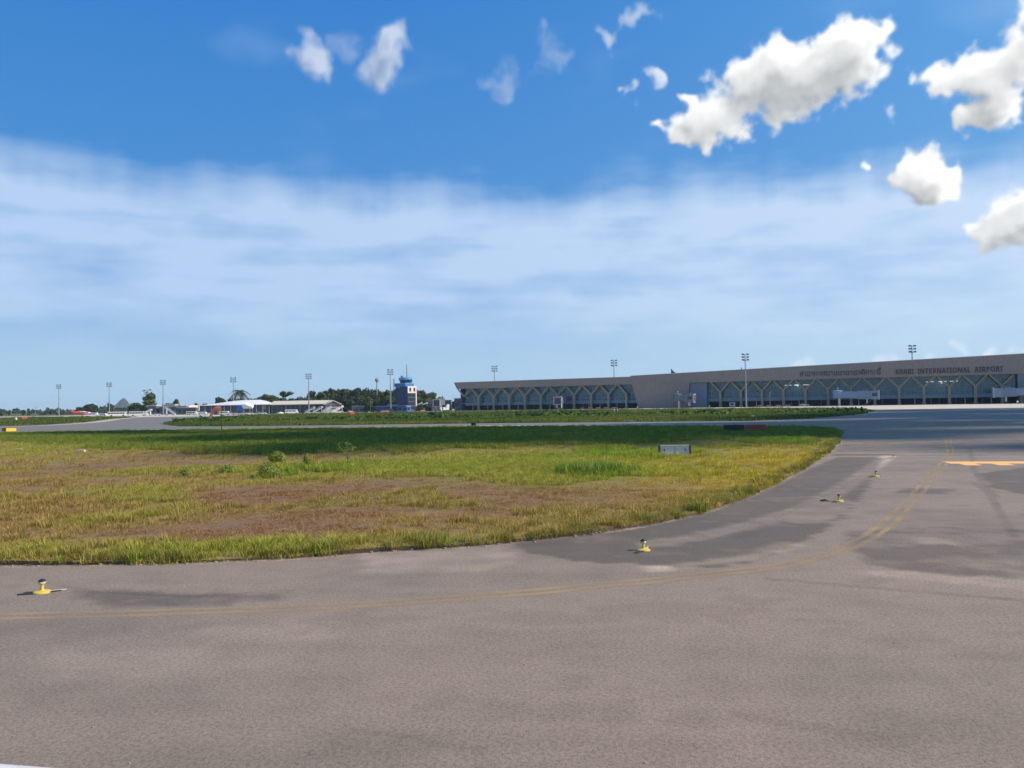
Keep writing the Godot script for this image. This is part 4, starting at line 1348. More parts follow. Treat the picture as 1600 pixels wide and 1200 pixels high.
func far_vehicles() -> void:
	var white := worn("paint_white", 0.82, 0.82, 0.80, 0.35, 0.3)
	var silver := mat("paint_silver", 0.45, 0.46, 0.48, 0.35, 0.3)
	var black := mat("paint_black", 0.03, 0.03, 0.035, 0.3)
	var creamp := worn("paint_cream", 0.72, 0.66, 0.48, 0.4, 0.3)
	var greyp := worn("stairs_grey", 0.50, 0.52, 0.56, 0.5, 0.3)
	make_bus("white bus with dark windows left of the two, near the pointed hill", Vector3(-269.5, 0, -525), 0.28)
	make_bus("white bus parked left of the first boarding stairs", Vector3(-250.0, 0, -515), 0.22)
	# red and white propeller aeroplane
	var o := thing("parked_aeroplane", "small red and white aeroplane parked at the far left, tail to the left", "aeroplane", Vector3(-302.0, 0, -540), 0.35)
	var red := worn("plane_red", 0.72, 0.10, 0.06, 0.4, 0.3)
	var m := MB.new()
	m.lathe([Vector2(0.0, -6.6), Vector2(0.3, -6.3), Vector2(0.75, -4.0), Vector2(1.25, -1.5), Vector2(1.3, 2.5), Vector2(1.1, 4.2)], Transform3D(Basis(Vector3(0, 1, 0), Vector3(1, -0.10, 0), Vector3(0, 0, 1)), Vector3(0, 2.5, 0)), 14)
	put("fuselage", m, red, o)
	m = MB.new()
	m.lathe([Vector2(1.1, 4.2), Vector2(0.8, 5.4), Vector2(0.35, 6.1), Vector2(0.0, 6.3)], Transform3D(Basis(Vector3(0, 1, 0), Vector3(1, -0.10, 0), Vector3(0, 0, 1)), Vector3(0, 2.5, 0)), 14)
	put("nose", m, white, o)
	m = MB.new()
	m.prism(PackedVector2Array([Vector2(-6.6, 3.2), Vector2(-4.4, 3.3), Vector2(-5.6, 4.9), Vector2(-6.9, 4.9)]), -0.12, 0.12)
	put("tail_fin", m, red, o)
	bx("tailplane", Vector3(-6.1, 3.5, 0), Vector3(1.2, 0.12, 4.6), red, o)
	bx("wing", Vector3(0.6, 3.6, 0), Vector3(2.0, 0.22, 15.0), white, o)
	for z in [-3.0, 3.0]:
		m = MB.new()
		m.tube(Vector3(-0.6, 3.3, z), Vector3(2.4, 3.3, z), 0.45, 0.35, 8)
		put("engine", m, white, o)
	bx("window_band", Vector3(1.0, 2.7, 0), Vector3(5.0, 0.4, 2.5), mat("window_dark", 0, 0, 0), o)
	for p in [[4.4, 0.0], [0.0, -1.4], [0.0, 1.4]]:
		m = MB.new()
		m.tube(Vector3(p[0], 0.3, p[1] - 0.1), Vector3(p[0], 0.3, p[1] + 0.1), 0.32, 0.32, 8)
		m.bar(Vector3(p[0], 0.4, p[1]), Vector3(p[0], 1.6, p[1]), 0.12, 0.12)
		put("landing_gear", m, mat("tyre", 0, 0, 0), o)
	make_van("long white van with dark windows in front of the red aeroplane", Vector3(-288.0, 0, -527), 0.1, white, 8.5, 2.5)
	make_van("white van close to the right of the red aeroplane", Vector3(-280.2, 0, -527), -0.05, white, 5.0, 1.9)
	make_stairs("white boarding stairs climbing to the right, beside the second bus", Vector3(-241.3, 0, -508), 0.1, white, 3.4, 6.3)
	make_stairs("tall white boarding stairs falling to the right before the flat-roofed block", Vector3(-223.7, 0, -503), PI - 0.1, white, 4.6, 6.7)
	make_stairs("grey boarding stairs, leftmost of the row before the cream-roofed hall", Vector3(-121.5, 0, -462), 0.25, greyp, 3.0, 6.0)
	make_stairs("grey boarding stairs, second in the row before the cream-roofed hall", Vector3(-116.5, 0, -461), 0.3, greyp, 3.2, 6.0)
	make_stairs("grey boarding stairs, third in the row before the cream-roofed hall", Vector3(-111.0, 0, -460), 0.35, greyp, 3.1, 6.0)
	make_stairs("pale boarding stairs at the right end of the row, by the gabled annex", Vector3(-103.8, 0, -458), 0.3, white, 3.4, 6.5)
	make_van("cream van with roof load below the cream billboard", Vector3(-210.3, 0, -505), 0.05, creamp, 6.8, 2.4)
	make_van("white van partly behind the drooping windsock tip", Vector3(-186.0, 0, -462), 0.1, white, 5.4, 2.1)
	make_van("white minibus right of the windsock", Vector3(-172.0, 0, -460), 0.05, white, 5.8, 2.3)
	make_van("white bus-like van with slanted nose before the cream-roofed hall", Vector3(-132.5, 0, -462), 0.15, white, 7.6, 2.5)
	make_van("dark blue van beside the blue shed", Vector3(-75.0, 0, -468), 0.1, mat("paint_navy", 0.03, 0.05, 0.12, 0.4), 5.0, 2.0)
	var car := make_car("white car parked left of the blue container", Vector3(-166.8, 0, -456), 0.1, white)
	var spots := [[-163.3, -455, 0.15, "silver car parked below the blue container"], [-159.6, -457, -0.1, "white car parked right below the blue container"], [-155.4, -455, 0.1, "white car parked below the bright canopy"], [-151.4, -456, 2.9, "white car second to the right of the canopy"], [-147.6, -455, 0.0, "white car in front of the hall's right end"], [-137.8, -457, 1.2, "white car end-on left of the slant-nosed van"], [-182.0, -463, 0.4, "white car close to the right of the windsock tip"], [-207.0, -497, 0.1, "white car in front of the cream van"], [-232.0, -503, 0.1, "white car between the two boarding stairs"]]
	for s in spots:
		var c := copy(car, Vector3(s[0], 0, s[1]), s[2], s[3])
		if s[3].begins_with("silver"):
			for k in c.get_children():
				if k.name == "body" or k.name == "roof": (k as MeshInstance3D).material_override = silver
	make_car("dark car left of the pale hut by the tower", Vector3(-71.0, 0, -455), 0.2, black)
	make_car("dark car between the tower and the small boarding bridge", Vector3(-53.0, 0, -452), 0.1, black)
	make_car("white low car under the terminal glass front, below the hanging strip lamps", on_front(199.0, 0, 6.0), TT, white)
	o = thing("service_truck", "white wedge-shaped service truck left of the terminal, its loader raised", "truck", Vector3(-38.8, 0, -450), 0.3)
	bx("cab", Vector3(-1.2, 1.5, 0), Vector3(1.4, 1.9, 2.0), white, o)
	m = MB.new()
	m.prism(PackedVector2Array([Vector2(-1.2, 0.7), Vector2(1.6, 0.7), Vector2(1.9, 4.0), Vector2(0.6, 4.1), Vector2(-0.6, 1.0)]), -1.0, 1.0)
	put("loader", m, white, o)
	bx("windscreen", Vector3(-1.92, 1.8, 0), Vector3(0.06, 0.8, 1.7), mat("window_dark", 0, 0, 0), o)
	wheels(o, [-1.2, 1.1], 0.9, 0.4)
	o = thing("ground_unit", "grey box-shaped ground unit before the grey wall of the terminal", "ground equipment", on_front(164.5, 0, 4.0), TT)
	bx("housing", Vector3(0, 1.4, 0), Vector3(2.6, 2.0, 1.6), silver, o)
	bx("grille", Vector3(0, 1.5, 0.82), Vector3(1.8, 1.2, 0.06), black, o)
	wheels(o, [-0.9, 0.9], 0.7, 0.3)
	# low red and white barriers on the far apron
	var i := 0
	var spots2 := [[-76.0, -452.0, "left of the floodlight mast by the tower"], [-73.6, -452.0, "right of the floodlight mast by the tower"], [-52.0, -448.0, "between tower and terminal"]]
	for p in spots2:
		o = thing("barrier", "low red plastic barrier on the apron " + p[2], "barrier", Vector3(p[0], 0, p[1]), 0.1, "red barriers on the apron")
		m = MB.new()
		m.prism(PackedVector2Array([Vector2(-0.4, 0.02), Vector2(0.4, 0.02), Vector2(0.18, 0.9), Vector2(-0.18, 0.9)]), -1.2, 1.2, Transform3D(Basis(Vector3.UP, PI / 2.0), Vector3()))
		put("shell", m, mat("red_barrier", 0.55, 0.06, 0.03, 0.6), o)
		bx("white_band", Vector3(0, 0.65, 0), Vector3(2.42, 0.16, 0.56), white, o)
		i += 1
	for k in 9:
		o = thing("barrier", ["first from the left of five low red barriers under the left glass front", "second of five low red barriers under the left glass front", "middle one of five low red barriers under the left glass front", "fourth of five low red barriers under the left glass front", "last on the right of five low red barriers by the blank wall", "leftmost low red barrier before the right glass front", "second low red barrier from the left before the right glass front", "third low red barrier from the left before the right glass front", "rightmost low red barrier before the right glass front"][k], "barrier", on_front((84.0 + k * 4.6) if k < 5 else (178.0 + (k - 5) * 4.4), 0, 5.0), TT, "red barriers under the terminal front")
		m = MB.new()
		m.prism(PackedVector2Array([Vector2(-0.4, 0.02), Vector2(0.4, 0.02), Vector2(0.18, 0.9), Vector2(-0.18, 0.9)]), -1.2, 1.2, Transform3D(Basis(Vector3.UP, PI / 2.0), Vector3()))
		put("shell", m, mat("red_barrier", 0, 0, 0), o)
		bx("white_band", Vector3(0, 0.65, 0), Vector3(2.42, 0.16, 0.56), white, o)


# ---------------------------------------------------------------- trees
func leaf_mass(sd: int, lobes: Array, count: int, leaf: float) -> ArrayMesh:
	var r := RandomNumberGenerator.new()
	r.seed = sd
	var m := MB.new()
	for i in count:
		var l: Array = lobes[r.randi() % lobes.size()]
		var d := Vector3(r.randfn(0, 1), r.randfn(0, 1), r.randfn(0, 1)).normalized()
		var c: Vector3 = (l[0] as Vector3) + d * (l[1] as Vector3) * pow(r.randf_range(0.25, 1.0), 0.45)
		var tone := r.randf_range(0.55, 1.25)
		m.col = Color(tone * r.randf_range(0.9, 1.15), tone, tone * r.randf_range(0.7, 1.0))
		for k in 2:
			var u := Vector3(r.randfn(0, 1), r.randfn(0, 0.6), r.randfn(0, 1)).normalized()
			var v := u.cross((d + Vector3(r.randfn(0, 0.5), 0.5, r.randfn(0, 0.5))).normalized()).normalized()
			var s := leaf * r.randf_range(0.5, 1.2)
			var nn := u.cross(v)
			if nn.dot(d + Vector3.UP * 0.6) < 0: nn = -nn
			nn = (nn + d * 0.8 + Vector3.UP * 0.3).normalized()
			var p0 := c - u * s
			var p1 := c + v * s * 0.55
			var p2 := c + u * s
			var p3 := c - v * s * 0.55
			m.tri3(p0, p1, p2, nn, nn, nn)
			m.tri3(p0, p2, p3, nn, nn, nn)
	return m.done()


func foliage(key: String, r: float, g: float, b: float) -> StandardMaterial3D:
	var m := mat(key, r, g, b, 0.75)
	m.vertex_color_use_as_albedo = true
	m.backlight_enabled = true
	m.backlight = Color(0.35, 0.42, 0.15)
	return m


func limbs(h: float, spread: float, sd: int, k := 5, base_r := 0.035) -> ArrayMesh:
	var r := RandomNumberGenerator.new()
	r.seed = sd
	var m := MB.new()
	var p := Vector3()
	var rad := h * base_r
	for i in 4:
		var q := p + Vector3(r.randf_range(-0.03, 0.03) * h, h * 0.16, r.randf_range(-0.03, 0.03) * h)
		m.tube(p, q, rad, rad * 0.86, 7)
		p = q
		rad *= 0.86
	for i in k:
		var a := TAU * i / k + r.randf()
		var s := Vector3(0, h * r.randf_range(0.35, 0.62), 0)
		var e := s + Vector3(cos(a) * spread * 0.7, h * r.randf_range(0.15, 0.34), sin(a) * spread * 0.7)
		m.tube(s, e, rad * 0.55, rad * 0.2, 5)
		m.tube(s.lerp(e, 0.6), e + Vector3(-sin(a), 0.7, cos(a)) * spread * 0.3, rad * 0.25, rad * 0.1, 4)
	return m.done()


func crown_mesh(kind: int, v: int) -> ArrayMesh:
	var key := "crown%d_%d" % [kind, v]
	if shared.has(key): return shared[key]
	var r := RandomNumberGenerator.new()
	r.seed = 100 + kind * 17 + v
	var lobes := []
	if kind == 0: # round spreading crown, unit height 1, half width 0.5
		for i in 12:
			var a := r.randf() * TAU
			var q := r.randf_range(0.10, 0.38)
			lobes.append([Vector3(cos(a) * q, r.randf_range(0.45, 0.82), sin(a) * q), Vector3(1, 0.8, 1) * r.randf_range(0.15, 0.23)])
		for i in 5:
			lobes.append([Vector3(r.randf_range(-0.3, 0.3), r.randf_range(0.2, 0.45), r.randf_range(-0.3, 0.3)), Vector3(0.18, 0.14, 0.18)])
	elif kind == 1: # tall, upright
		for i in 9:
			var y := 0.28 + 0.07 * i
			lobes.append([Vector3(r.randf_range(-0.14, 0.14), y, r.randf_range(-0.14, 0.14)), Vector3(0.22, 0.12, 0.22) * (1.15 - 0.6 * absf(y - 0.5))])
	else: # loose, layered clumps with gaps
		for i in 10:
			var a := r.randf() * TAU
			var q := r.randf_range(0.15, 0.45)
			lobes.append([Vector3(cos(a) * q * 0.85, r.randf_range(0.3, 0.92), sin(a) * q * 0.85), Vector3(0.19, 0.08, 0.19)])
	shared[key] = leaf_mass(500 + kind * 31 + v, lobes, [1000, 800, 560][kind], [0.075, 0.075, 0.07][kind])
	return shared[key]


var tree_no := 0


func tree(called: String, label: String, at: Vector3, h: float, w: float, kind: int, leaf: StandardMaterial3D, group := "") -> void:
	tree_no += 1
	var o := thing(called, label, "tree", at, rng.randf() * TAU, group)
	var key := "limbs%d" % (tree_no % 4)
	if not shared.has(key): shared[key] = limbs(1.0, 0.45, 60 + tree_no % 4)
	at_put("trunk", shared[key], worn("bark", 0.16, 0.13, 0.10, 0.95, 0.5), o, Vector3(), Basis().scaled(Vector3(w * 0.8, h, w * 0.8)))
	at_put("crown", crown_mesh(kind, tree_no % 3), leaf, o, Vector3(), Basis().scaled(Vector3(w * 1.25, h * 1.03, w * 1.25)))


func palm(label: String, at: Vector3, h: float, w: float, leaf: StandardMaterial3D, sd: int) -> void:
	var o := thing("palm_tree", label, "palm", at, sd * 1.3)
	var m := MB.new()
	m.tube(Vector3(), Vector3(0.4, h * 0.5, 0), 0.26, 0.2, 7)
	m.tube(Vector3(0.4, h * 0.5, 0), Vector3(0.5, h * 0.86, 0.2), 0.2, 0.16, 7)
	put("trunk", m, worn("bark", 0, 0, 0), o)
	var r := RandomNumberGenerator.new()
	r.seed = sd
	for k in 22:
		m = MB.new()
		var a := TAU * k / 22.0 + r.randf() * 0.4
		var lift := r.randf_range(-0.5, 1.2)
		var prev := Vector3(0.5, h * 0.86, 0.2)
		for i in 6:
			var t := (i + 1) / 6.0
			var q := Vector3(0.5 + cos(a) * w * 0.5 * t, h * 0.86 + (lift * t * 1.4 - 1.5 * t * t) * w * 0.24, 0.2 + sin(a) * w * 0.5 * t)
			var side := Vector3(-sin(a), 0, cos(a))
			for sg in [-1.0, 1.0]:
				for j in 2:
					var b0 := prev.lerp(q, j * 0.5)
					var tip: Vector3 = b0 + side * sg * w * 0.19 * (1.15 - t * 0.7) + (q - prev) * 0.9 + Vector3(0, -0.35, 0)
					var b1 := prev.lerp(q, j * 0.5 + 0.42)
					m.tri(b0, b1, tip, Vector3(0, 0.9, 0) + side * sg * 0.4)
			prev = q
		put("frond", m, leaf, o)


const ORD := ["first", "second", "third", "fourth", "fifth", "sixth", "seventh", "eighth", "ninth", "tenth", "eleventh", "twelfth", "thirteenth", "fourteenth", "fifteenth", "sixteenth", "seventeenth", "eighteenth", "nineteenth", "twentieth", "twenty-first", "twenty-second", "twenty-third", "twenty-fourth"]


func trees() -> void:
	var dark := foliage("leaves_dark", 0.030, 0.058, 0.016)
	var mid := foliage("leaves_mid", 0.045, 0.085, 0.018)
	var olive := foliage("leaves_olive", 0.070, 0.095, 0.022)
	var list := [
		["bushy_tree", "small dark tree left of the red aeroplane's nose, lower of the two", -419.6, -750, 8.0, 10.0, 0, 0], ["bushy_tree", "dark rounded tree rising behind the red aeroplane", -412.0, -752, 11.5, 11.0, 0, 0],
		["upright_tree", "narrow dark tree beside the second floodlight mast from the left", -377.0, -720, 10.8, 6.5, 1, 0], ["bushy_tree", "broad dark tree between pointed hill and half-bare tree", -331.0, -680, 10.6, 14.0, 0, 1],
		["tall_tree", "tall leafy tree beneath the bare branches left of the third mast", -311.6, -660, 18.2, 12.5, 1, 2], ["bushy_tree", "low wide tree at the foot of the third floodlight mast", -305.0, -690, 9.6, 12.0, 0, 1],
		["upright_tree", "dark narrow tree right of the third floodlight mast", -301.5, -690, 12.8, 6.8, 1, 0], ["bushy_tree", "small dark tree behind the left end of the white roof", -242.5, -640, 14.4, 9.0, 0, 0],
		["bushy_tree", "low dark tree at the foot of the palm behind the white roof", -230.0, -642, 12.6, 13.0, 0, 0], ["bushy_tree", "dark low tree right of the palm behind the white roof", -215.0, -640, 12.4, 13.0, 0, 0],
		["bushy_tree", "round dark tree above the right end of the white roof", -197.3, -620, 15.6, 16.5, 0, 1], ["layered_tree", "open layered tree above the gap between both halls", -184.5, -628, 17.0, 13.0, 2, 1],
		["bushy_tree", "low tree under the open layered tree between both halls", -179.0, -634, 11.2, 12.0, 0, 0], ["bushy_tree", "low dark tree above the middle of the cream roof", -168.0, -640, 10.8, 12.0, 0, 1],
	]
	var leaves := [dark, mid, olive]
	for t in list:
		tree(t[0], t[1], Vector3(t[2], 0, t[3]), t[4], t[5], t[6], leaves[t[7]])
	palm("palm with dark spreading fronds above the white roof, beside the fourth mast", Vector3(-219.0, 0, -620), 19.6, 17.0, dark, 3)
	var o := thing("bare_tree", "half-bare tree with grey twigs standing above the leafy one left of the third mast", "tree", Vector3(-315.0, 0, -664))
	var m := MB.new()
	var r := RandomNumberGenerator.new()
	r.seed = 8
	m.tube(Vector3(), Vector3(0.3, 17, 0), 0.4, 0.22, 7)
	for i in 16:
		var a := r.randf() * TAU
		var s := Vector3(0.3, r.randf_range(13, 18), 0)
		var e := s + Vector3(cos(a) * r.randf_range(2, 5), r.randf_range(1.0, 4.2), sin(a) * 3)
		m.tube(Vector3(0.3, 13, 0).lerp(s, 0.8), e, 0.16, 0.05, 4)
		for k in 3:
			m.tube(s.lerp(e, 0.4 + 0.2 * k), e + Vector3(r.randf_range(-1.6, 1.6), r.randf_range(-0.3, 1.4), r.randf_range(-1.6, 1.6)), 0.07, 0.03, 3)
	put("trunk", m, worn("twig_grey", 0.20, 0.18, 0.16, 0.95, 0.5), o)
	put("foliage", leaf_mass(44, [[Vector3(-2.5, 20.3, 0), Vector3(1.4, 0.5, 1.4)], [Vector3(2.4, 20.8, 0), Vector3(1.4, 0.5, 1.4)], [Vector3(0.2, 18.6, 0), Vector3(1.5, 0.6, 1.5)]], 60, 0.55), olive, o)
	# the dense belt behind cream roof and tower
	var k := 0
	for x in [-156, -151, -146, -141, -135.5, -130, -125, -119, -113.5, -108, -102.5, -97.5, -92.5, -87.5, -82, -76.5, -71, -66]:
		var h: float = [16.4, 16.0, 17.6, 18.3, 18.4, 18.8, 18.4, 18.8, 18.2, 17.2, 15.8, 17.4, 17.9, 16.8, 17.5, 17.6, 16.2, 14.4][k]
		tree("belt_tree", "%s tree from the left in the tall back row of the dense belt" % ORD[k], Vector3(x + rng.randf_range(-1, 1), 0, -608 + rng.randf_range(-9, 9)), h, rng.randf_range(9.5, 13), 0 if k % 3 else 1, leaves[(k * 7) % 3], "trees of the dense belt by the tower")
		k += 1
	for i in 24:
		tree("belt_tree", "%s tree from the left in the lower front row of the dense belt" % ORD[i], Vector3(-158 + i * 4.0 + rng.randf_range(-1.5, 1.5), 0, -585 + rng.randf_range(-8, 8)), rng.randf_range(9, 13.5), rng.randf_range(8, 11), 0, leaves[(i * 5 + 1) % 3], "trees of the dense belt by the tower")
	# shrubs at the feet of the sheds
	var sh := [[-88.5, -474, 6.4, 6.5, "big dark shrub between grey house and blue shed"], [-84.6, -472, 4.0, 4.0, "smaller dark shrub just left of the blue shed"], [-103.0, -474, 3.6, 5.0, "dark low shrub left of the grey house"], [-57.5, -476, 4.2, 6.0, "dark shrub at the right foot of the control tower"], [-52.0, -478, 3.4, 5.0, "low dark shrub under the white shade sails"]]
	for s in sh:
		var b := thing("shrub", s[4], "shrub", Vector3(s[0], 0, s[1]))
		at_put("foliage", crown_mesh(0, 1), dark, b, Vector3(0, -s[2] * 0.2, 0), Basis().scaled(Vector3(s[3], s[2] * 1.2, s[3])))
	# far woods along the horizon
	var far := foliage("leaves_far", 0.032, 0.058, 0.022)
	for seg in [[-760.0, -300.0, -830.0, 7.2, 900, "dark line of low woods along the horizon at the far left"], [-330.0, -150.0, -720.0, 7.0, 420, "low woods behind the old terminal halls"], [-75.0, -25.0, -690.0, 12.2, 330, "low dark woods seen between tower and terminal"]]:
		var mm := MB.new()
		var rr := RandomNumberGenerator.new()
		rr.seed = int(seg[4])
		for i in int(seg[4]):
			var x := rr.randf_range(seg[0], seg[1])
			var hh: float = seg[3] * (0.72 + 0.28 * sin(x * 0.09) * sin(x * 0.031) + 0.18 * sin(x * 0.37))
			var y := rr.randf_range(0.2, 1.0) * hh
			var c := Vector3(x, y, seg[2] + rr.randf_range(-18, 18))
			var tone := rr.randf_range(0.6, 1.25)
			mm.col = Color(tone, tone, tone)
			for q in 3:
				var u := Vector3(rr.randfn(0, 1), rr.randfn(0, 0.7), rr.randfn(0, 1)).normalized()
				var v := u.cross(Vector3(rr.randfn(0, 0.5), 0.4, 1).normalized()).normalized()
				var s := rr.randf_range(1.2, 2.6)
				var nn := Vector3(rr.randfn(0, 0.5), 0.7, 0.6).normalized()
				mm.tri3(c - u * s, c + v * s, c + u * s, nn, nn, nn)
				mm.tri3(c - u * s, c + u * s, c - v * s, nn, nn, nn)
		tag(put("woods", mm, far, self), seg[5], "woods", "", "stuff")


# ---------------------------------------------------------------- floodlight masts
func masts() -> void:
	var steel := worn("mast_steel", 0.24, 0.26, 0.29, 0.5, 0.3)
	var lamp := mat("lamp_housing", 0.03, 0.035, 0.045, 0.5)
	var lens := mat("lamp_glass", 0.10, 0.12, 0.15, 0.3)
	var o := thing("floodlight_mast", "tall floodlight mast at the far left, alone above the low woods", "floodlight mast", Vector3(-368.8, 0, -625.8), 0.2, "floodlight masts along the aprons")
	var m := MB.new()
	m.tube(Vector3(), Vector3(0, 12, 0), 0.42, 0.32, 10)
	m.tube(Vector3(0, 12, 0), Vector3(0, 25.3, 0), 0.30, 0.18, 10)
	put("pole", m, steel, o)
	bx("base_plate", Vector3(0, 0.2, 0), Vector3(1.2, 0.4, 1.2), steel, o)
	m = MB.new()
	m.tube(Vector3(0, 22.2, 0), Vector3(0, 22.5, 0), 0.9, 0.9, 10)
	put("service_ring", m, steel, o)
	for y in [22.4, 23.7, 25.0]:
		bx("crossbar", Vector3(0, y, 0), Vector3(3.6, 0.14, 0.14), steel, o)
	for y in [22.6, 23.9, 25.2]:
		for x in [-1.55, -0.9, 0.9, 1.55]:
			var f := bx("floodlight", Vector3(x, y, 0.25), Vector3(0.52, 0.62, 0.34), lamp, o, Basis(Vector3.RIGHT, 0.5))
			bx("lens", Vector3(x, y - 0.09, 0.42), Vector3(0.44, 0.5, 0.04), lens, f, Basis(Vector3.RIGHT, 0.5))
	var spots := [[-296.2, -565.5, 24.2, "second floodlight mast from the left, beside the narrow dark tree"], [-243.6, -536.8, 24.3, "floodlight mast rising before the low flat-roofed block"], [-177.3, -489.3, 23.4, "floodlight mast in front of the white-roofed hall"],
		[-124.8, -480.0 + 8.0, 24.2, "floodlight mast in front of the cream-roofed hall"], [-74.0, -468.0, 25.8, "floodlight mast touching the left side of the control tower"], [-10.5, -465.0, 26.6, "floodlight mast at the left part of the terminal glass front"],
		[58.5, -440.0, 27.6, "floodlight mast before the left glass front near the blank brown wall"], [111.8, -368.0, 25.65, "floodlight mast before the right glass front, left of the lettering"], [221.5, -425.0, 32.0, "floodlight mast whose head shows above the roof over the airport name"]]
	for s in spots:
		var c := copy(o, Vector3(s[0], 0, s[1]), 0.2, s[3])
		c.scale = Vector3(1, s[2] / 25.4, 1) if s[2] < 30.0 else Vector3(1, 1, 1) * (s[2] / 25.4)
	o.scale = Vector3(1, 25.5 / 25.4, 1)
	# thin lamp poles
	var p := thing("lamp_pole", "short thin pole left of the first floodlight mast", "pole", Vector3(-418.9, 0, -676.0))
	m = MB.new()
	m.tube(Vector3(), Vector3(0, 7.4, 0), 0.2, 0.14, 7)
	put("pole", m, steel, p)
	bx("head", Vector3(0.4, 7.4, 0), Vector3(1.0, 0.3, 0.5), lamp, p)
	copy(p, Vector3(-86.8, 0, -470), 1.0, "short grey pole between the dark shrub and the blue shed")
	copy(p, on_front(183.0, 0, 6.0), 1.0, "thin pole before the right glass front by the grey ground unit")


# ---------------------------------------------------------------- signs in the grass
func signs() -> void:
	var face := worn("sign_back_grey", 0.68, 0.67, 0.61, 0.5, 0.6)
	var edge := worn("sign_brown", 0.12, 0.075, 0.05, 0.7, 0.8)
	var dark := mat("sign_dark", 0.025, 0.028, 0.03, 0.5)
	var steel := mat("frame_steel", 0, 0, 0)
	var o := thing("sign_cabinet", "pale grey sign cabinet seen from behind, with brown ends, in bright grass", "sign", Vector3(12.7, 0.1, -60.6), -0.08)
	for k in 2:
		bx("back_panel", Vector3(-0.56 + 1.12 * k, 0.45, 0.0), Vector3(1.10, 0.62, 0.16), face, o)
		bx("latch", Vector3(-0.8 + 1.6 * k, 0.45, 0.1), Vector3(0.07, 0.17, 0.05), dark, o)
	bx("seam", Vector3(0, 0.45, 0.06), Vector3(0.03, 0.60, 0.06), dark, o)
	bx("top_rail", Vector3(0, 0.785, 0.0), Vector3(2.4, 0.05, 0.24), face, o)
	bx("bottom_rail", Vector3(0, 0.115, 0.0), Vector3(2.3, 0.05, 0.22), face, o)
	for s in [-1.0, 1.0]:
		bx("end_cap", Vector3(1.2 * s, 0.45, 0), Vector3(0.14, 0.74, 0.3), edge, o)
		bx("foot", Vector3(1.05 * s, 0.0, 0), Vector3(0.1, 0.2, 0.1), steel, o)
	bx("end_strip", Vector3(1.285, 0.42, 0.1), Vector3(0.03, 0.7, 0.06), face, o)
	o = thing("guidance_sign", "low double guidance sign, black left half and red right half, in shaded grass", "sign", Vector3(30.5, 0.1, -101.2), -0.3)
	var black := mat("sign_black", 0.012, 0.014, 0.016, 0.5)
	var red := mat("sign_red", 0.28, 0.05, 0.035, 0.5)
	for s in [-1.0, 1.0]:
		bx("black_panel" if s < 0 else "red_panel", Vector3(1.37 * s, 0.52, 0), Vector3(2.6, 0.68, 0.2), black if s < 0 else red, o)
		bx("frame", Vector3(1.37 * s, 0.885, 0), Vector3(2.7, 0.05, 0.26), dark if s < 0 else red, o)
		for q in [-0.9, 0.9]: bx("leg", Vector3(1.37 * s + q, 0.09, 0), Vector3(0.07, 0.2, 0.07), steel, o)
	var yellow := mat("sign_yellow", 0.80, 0.55, 0.02, 0.5)
	o = thing("guidance_sign", "small yellow guidance sign with black left end at the far left", "sign", Vector3(-103.4, 0.25, -158.2), 0.75)
	bx("yellow_panel", Vector3(0.28, 0.5, 0), Vector3(1.75, 0.66, 0.2), yellow, o)
	bx("black_panel", Vector3(-0.95, 0.5, 0), Vector3(0.66, 0.66, 0.2), black, o)
	bx("frame", Vector3(0, 0.86, 0), Vector3(2.6, 0.05, 0.26), dark, o)
	for k in 3: bx("legend_mark", Vector3(-0.2 + k * 0.45, 0.5, 0.105), Vector3(0.12, 0.1, 0.02), black, o)
	for q in [-0.9, 0.9]: bx("leg", Vector3(q, 0.09, 0), Vector3(0.07, 0.2, 0.07), steel, o)
	o = thing("marker_box", "small black marker box at the field's far edge, alone", "marker", Vector3(-7.3, 0.05, -143.6))
	bx("housing", Vector3(0, 0.48, 0), Vector3(0.86, 0.62, 0.4), black, o)
	bx("rim", Vector3(0, 0.81, 0), Vector3(0.94, 0.05, 0.46), dark, o)
	for q in [-0.3, 0.3]: bx("leg", Vector3(q, 0.09, 0), Vector3(0.07, 0.18, 0.07), steel, o)
	o = thing("sign_board", "small dark sign with pale ends on the far grass strip", "sign", Vector3(36.8, 0.1, -274.0), 0.3)
	bx("panel", Vector3(0, 0.75, 0), Vector3(1.0, 0.95, 0.2), dark, o)
	for s in [-1.0, 1.0]: bx("end_cap", Vector3(0.6 * s, 0.75, 0), Vector3(0.18, 1.0, 0.3), face, o)
	for s in [-0.5, 0.5]: bx("leg", Vector3(s, 0.13, 0), Vector3(0.08, 0.28, 0.08), steel, o)
	o = thing("marker_post", "small white T-shaped marker on the far grass strip", "marker", Vector3(50.4, 0.1, -161.5), 0.1)
	var white := mat("marker_white", 0.8, 0.8, 0.78, 0.6)
	bx("post", Vector3(0.12, 0.3, 0), Vector3(0.16, 0.6, 0.12), white, o)
	bx("cap", Vector3(0, 0.68, 0), Vector3(0.7, 0.18, 0.3), white, o)
	o = thing("guidance_sign", "orange-red sign with black end beside the apron edge left of the tower", "sign", Vector3(-67.9, 0.1, -325.0), 0.45)
	bx("red_panel", Vector3(0.25, 0.95, 0), Vector3(1.9, 1.2, 0.25), mat("sign_orange", 0.62, 0.09, 0.035, 0.5), o)
	bx("black_panel", Vector3(-0.95, 0.95, 0), Vector3(0.5, 1.2, 0.25), black, o)
	for q in [-0.8, 0.8]: bx("leg", Vector3(q, 0.18, 0), Vector3(0.08, 0.4, 0.08), steel, o)
	o = thing("marker_cone", "white cone marker on the far left grass verge", "marker", Vector3(-236.1, 0.1, -366.0))
	var m := MB.new()
	m.lathe([Vector2(0.65, 0.0), Vector2(0.6, 0.3), Vector2(0.25, 1.3), Vector2(0, 1.35)], Transform3D(), 10)
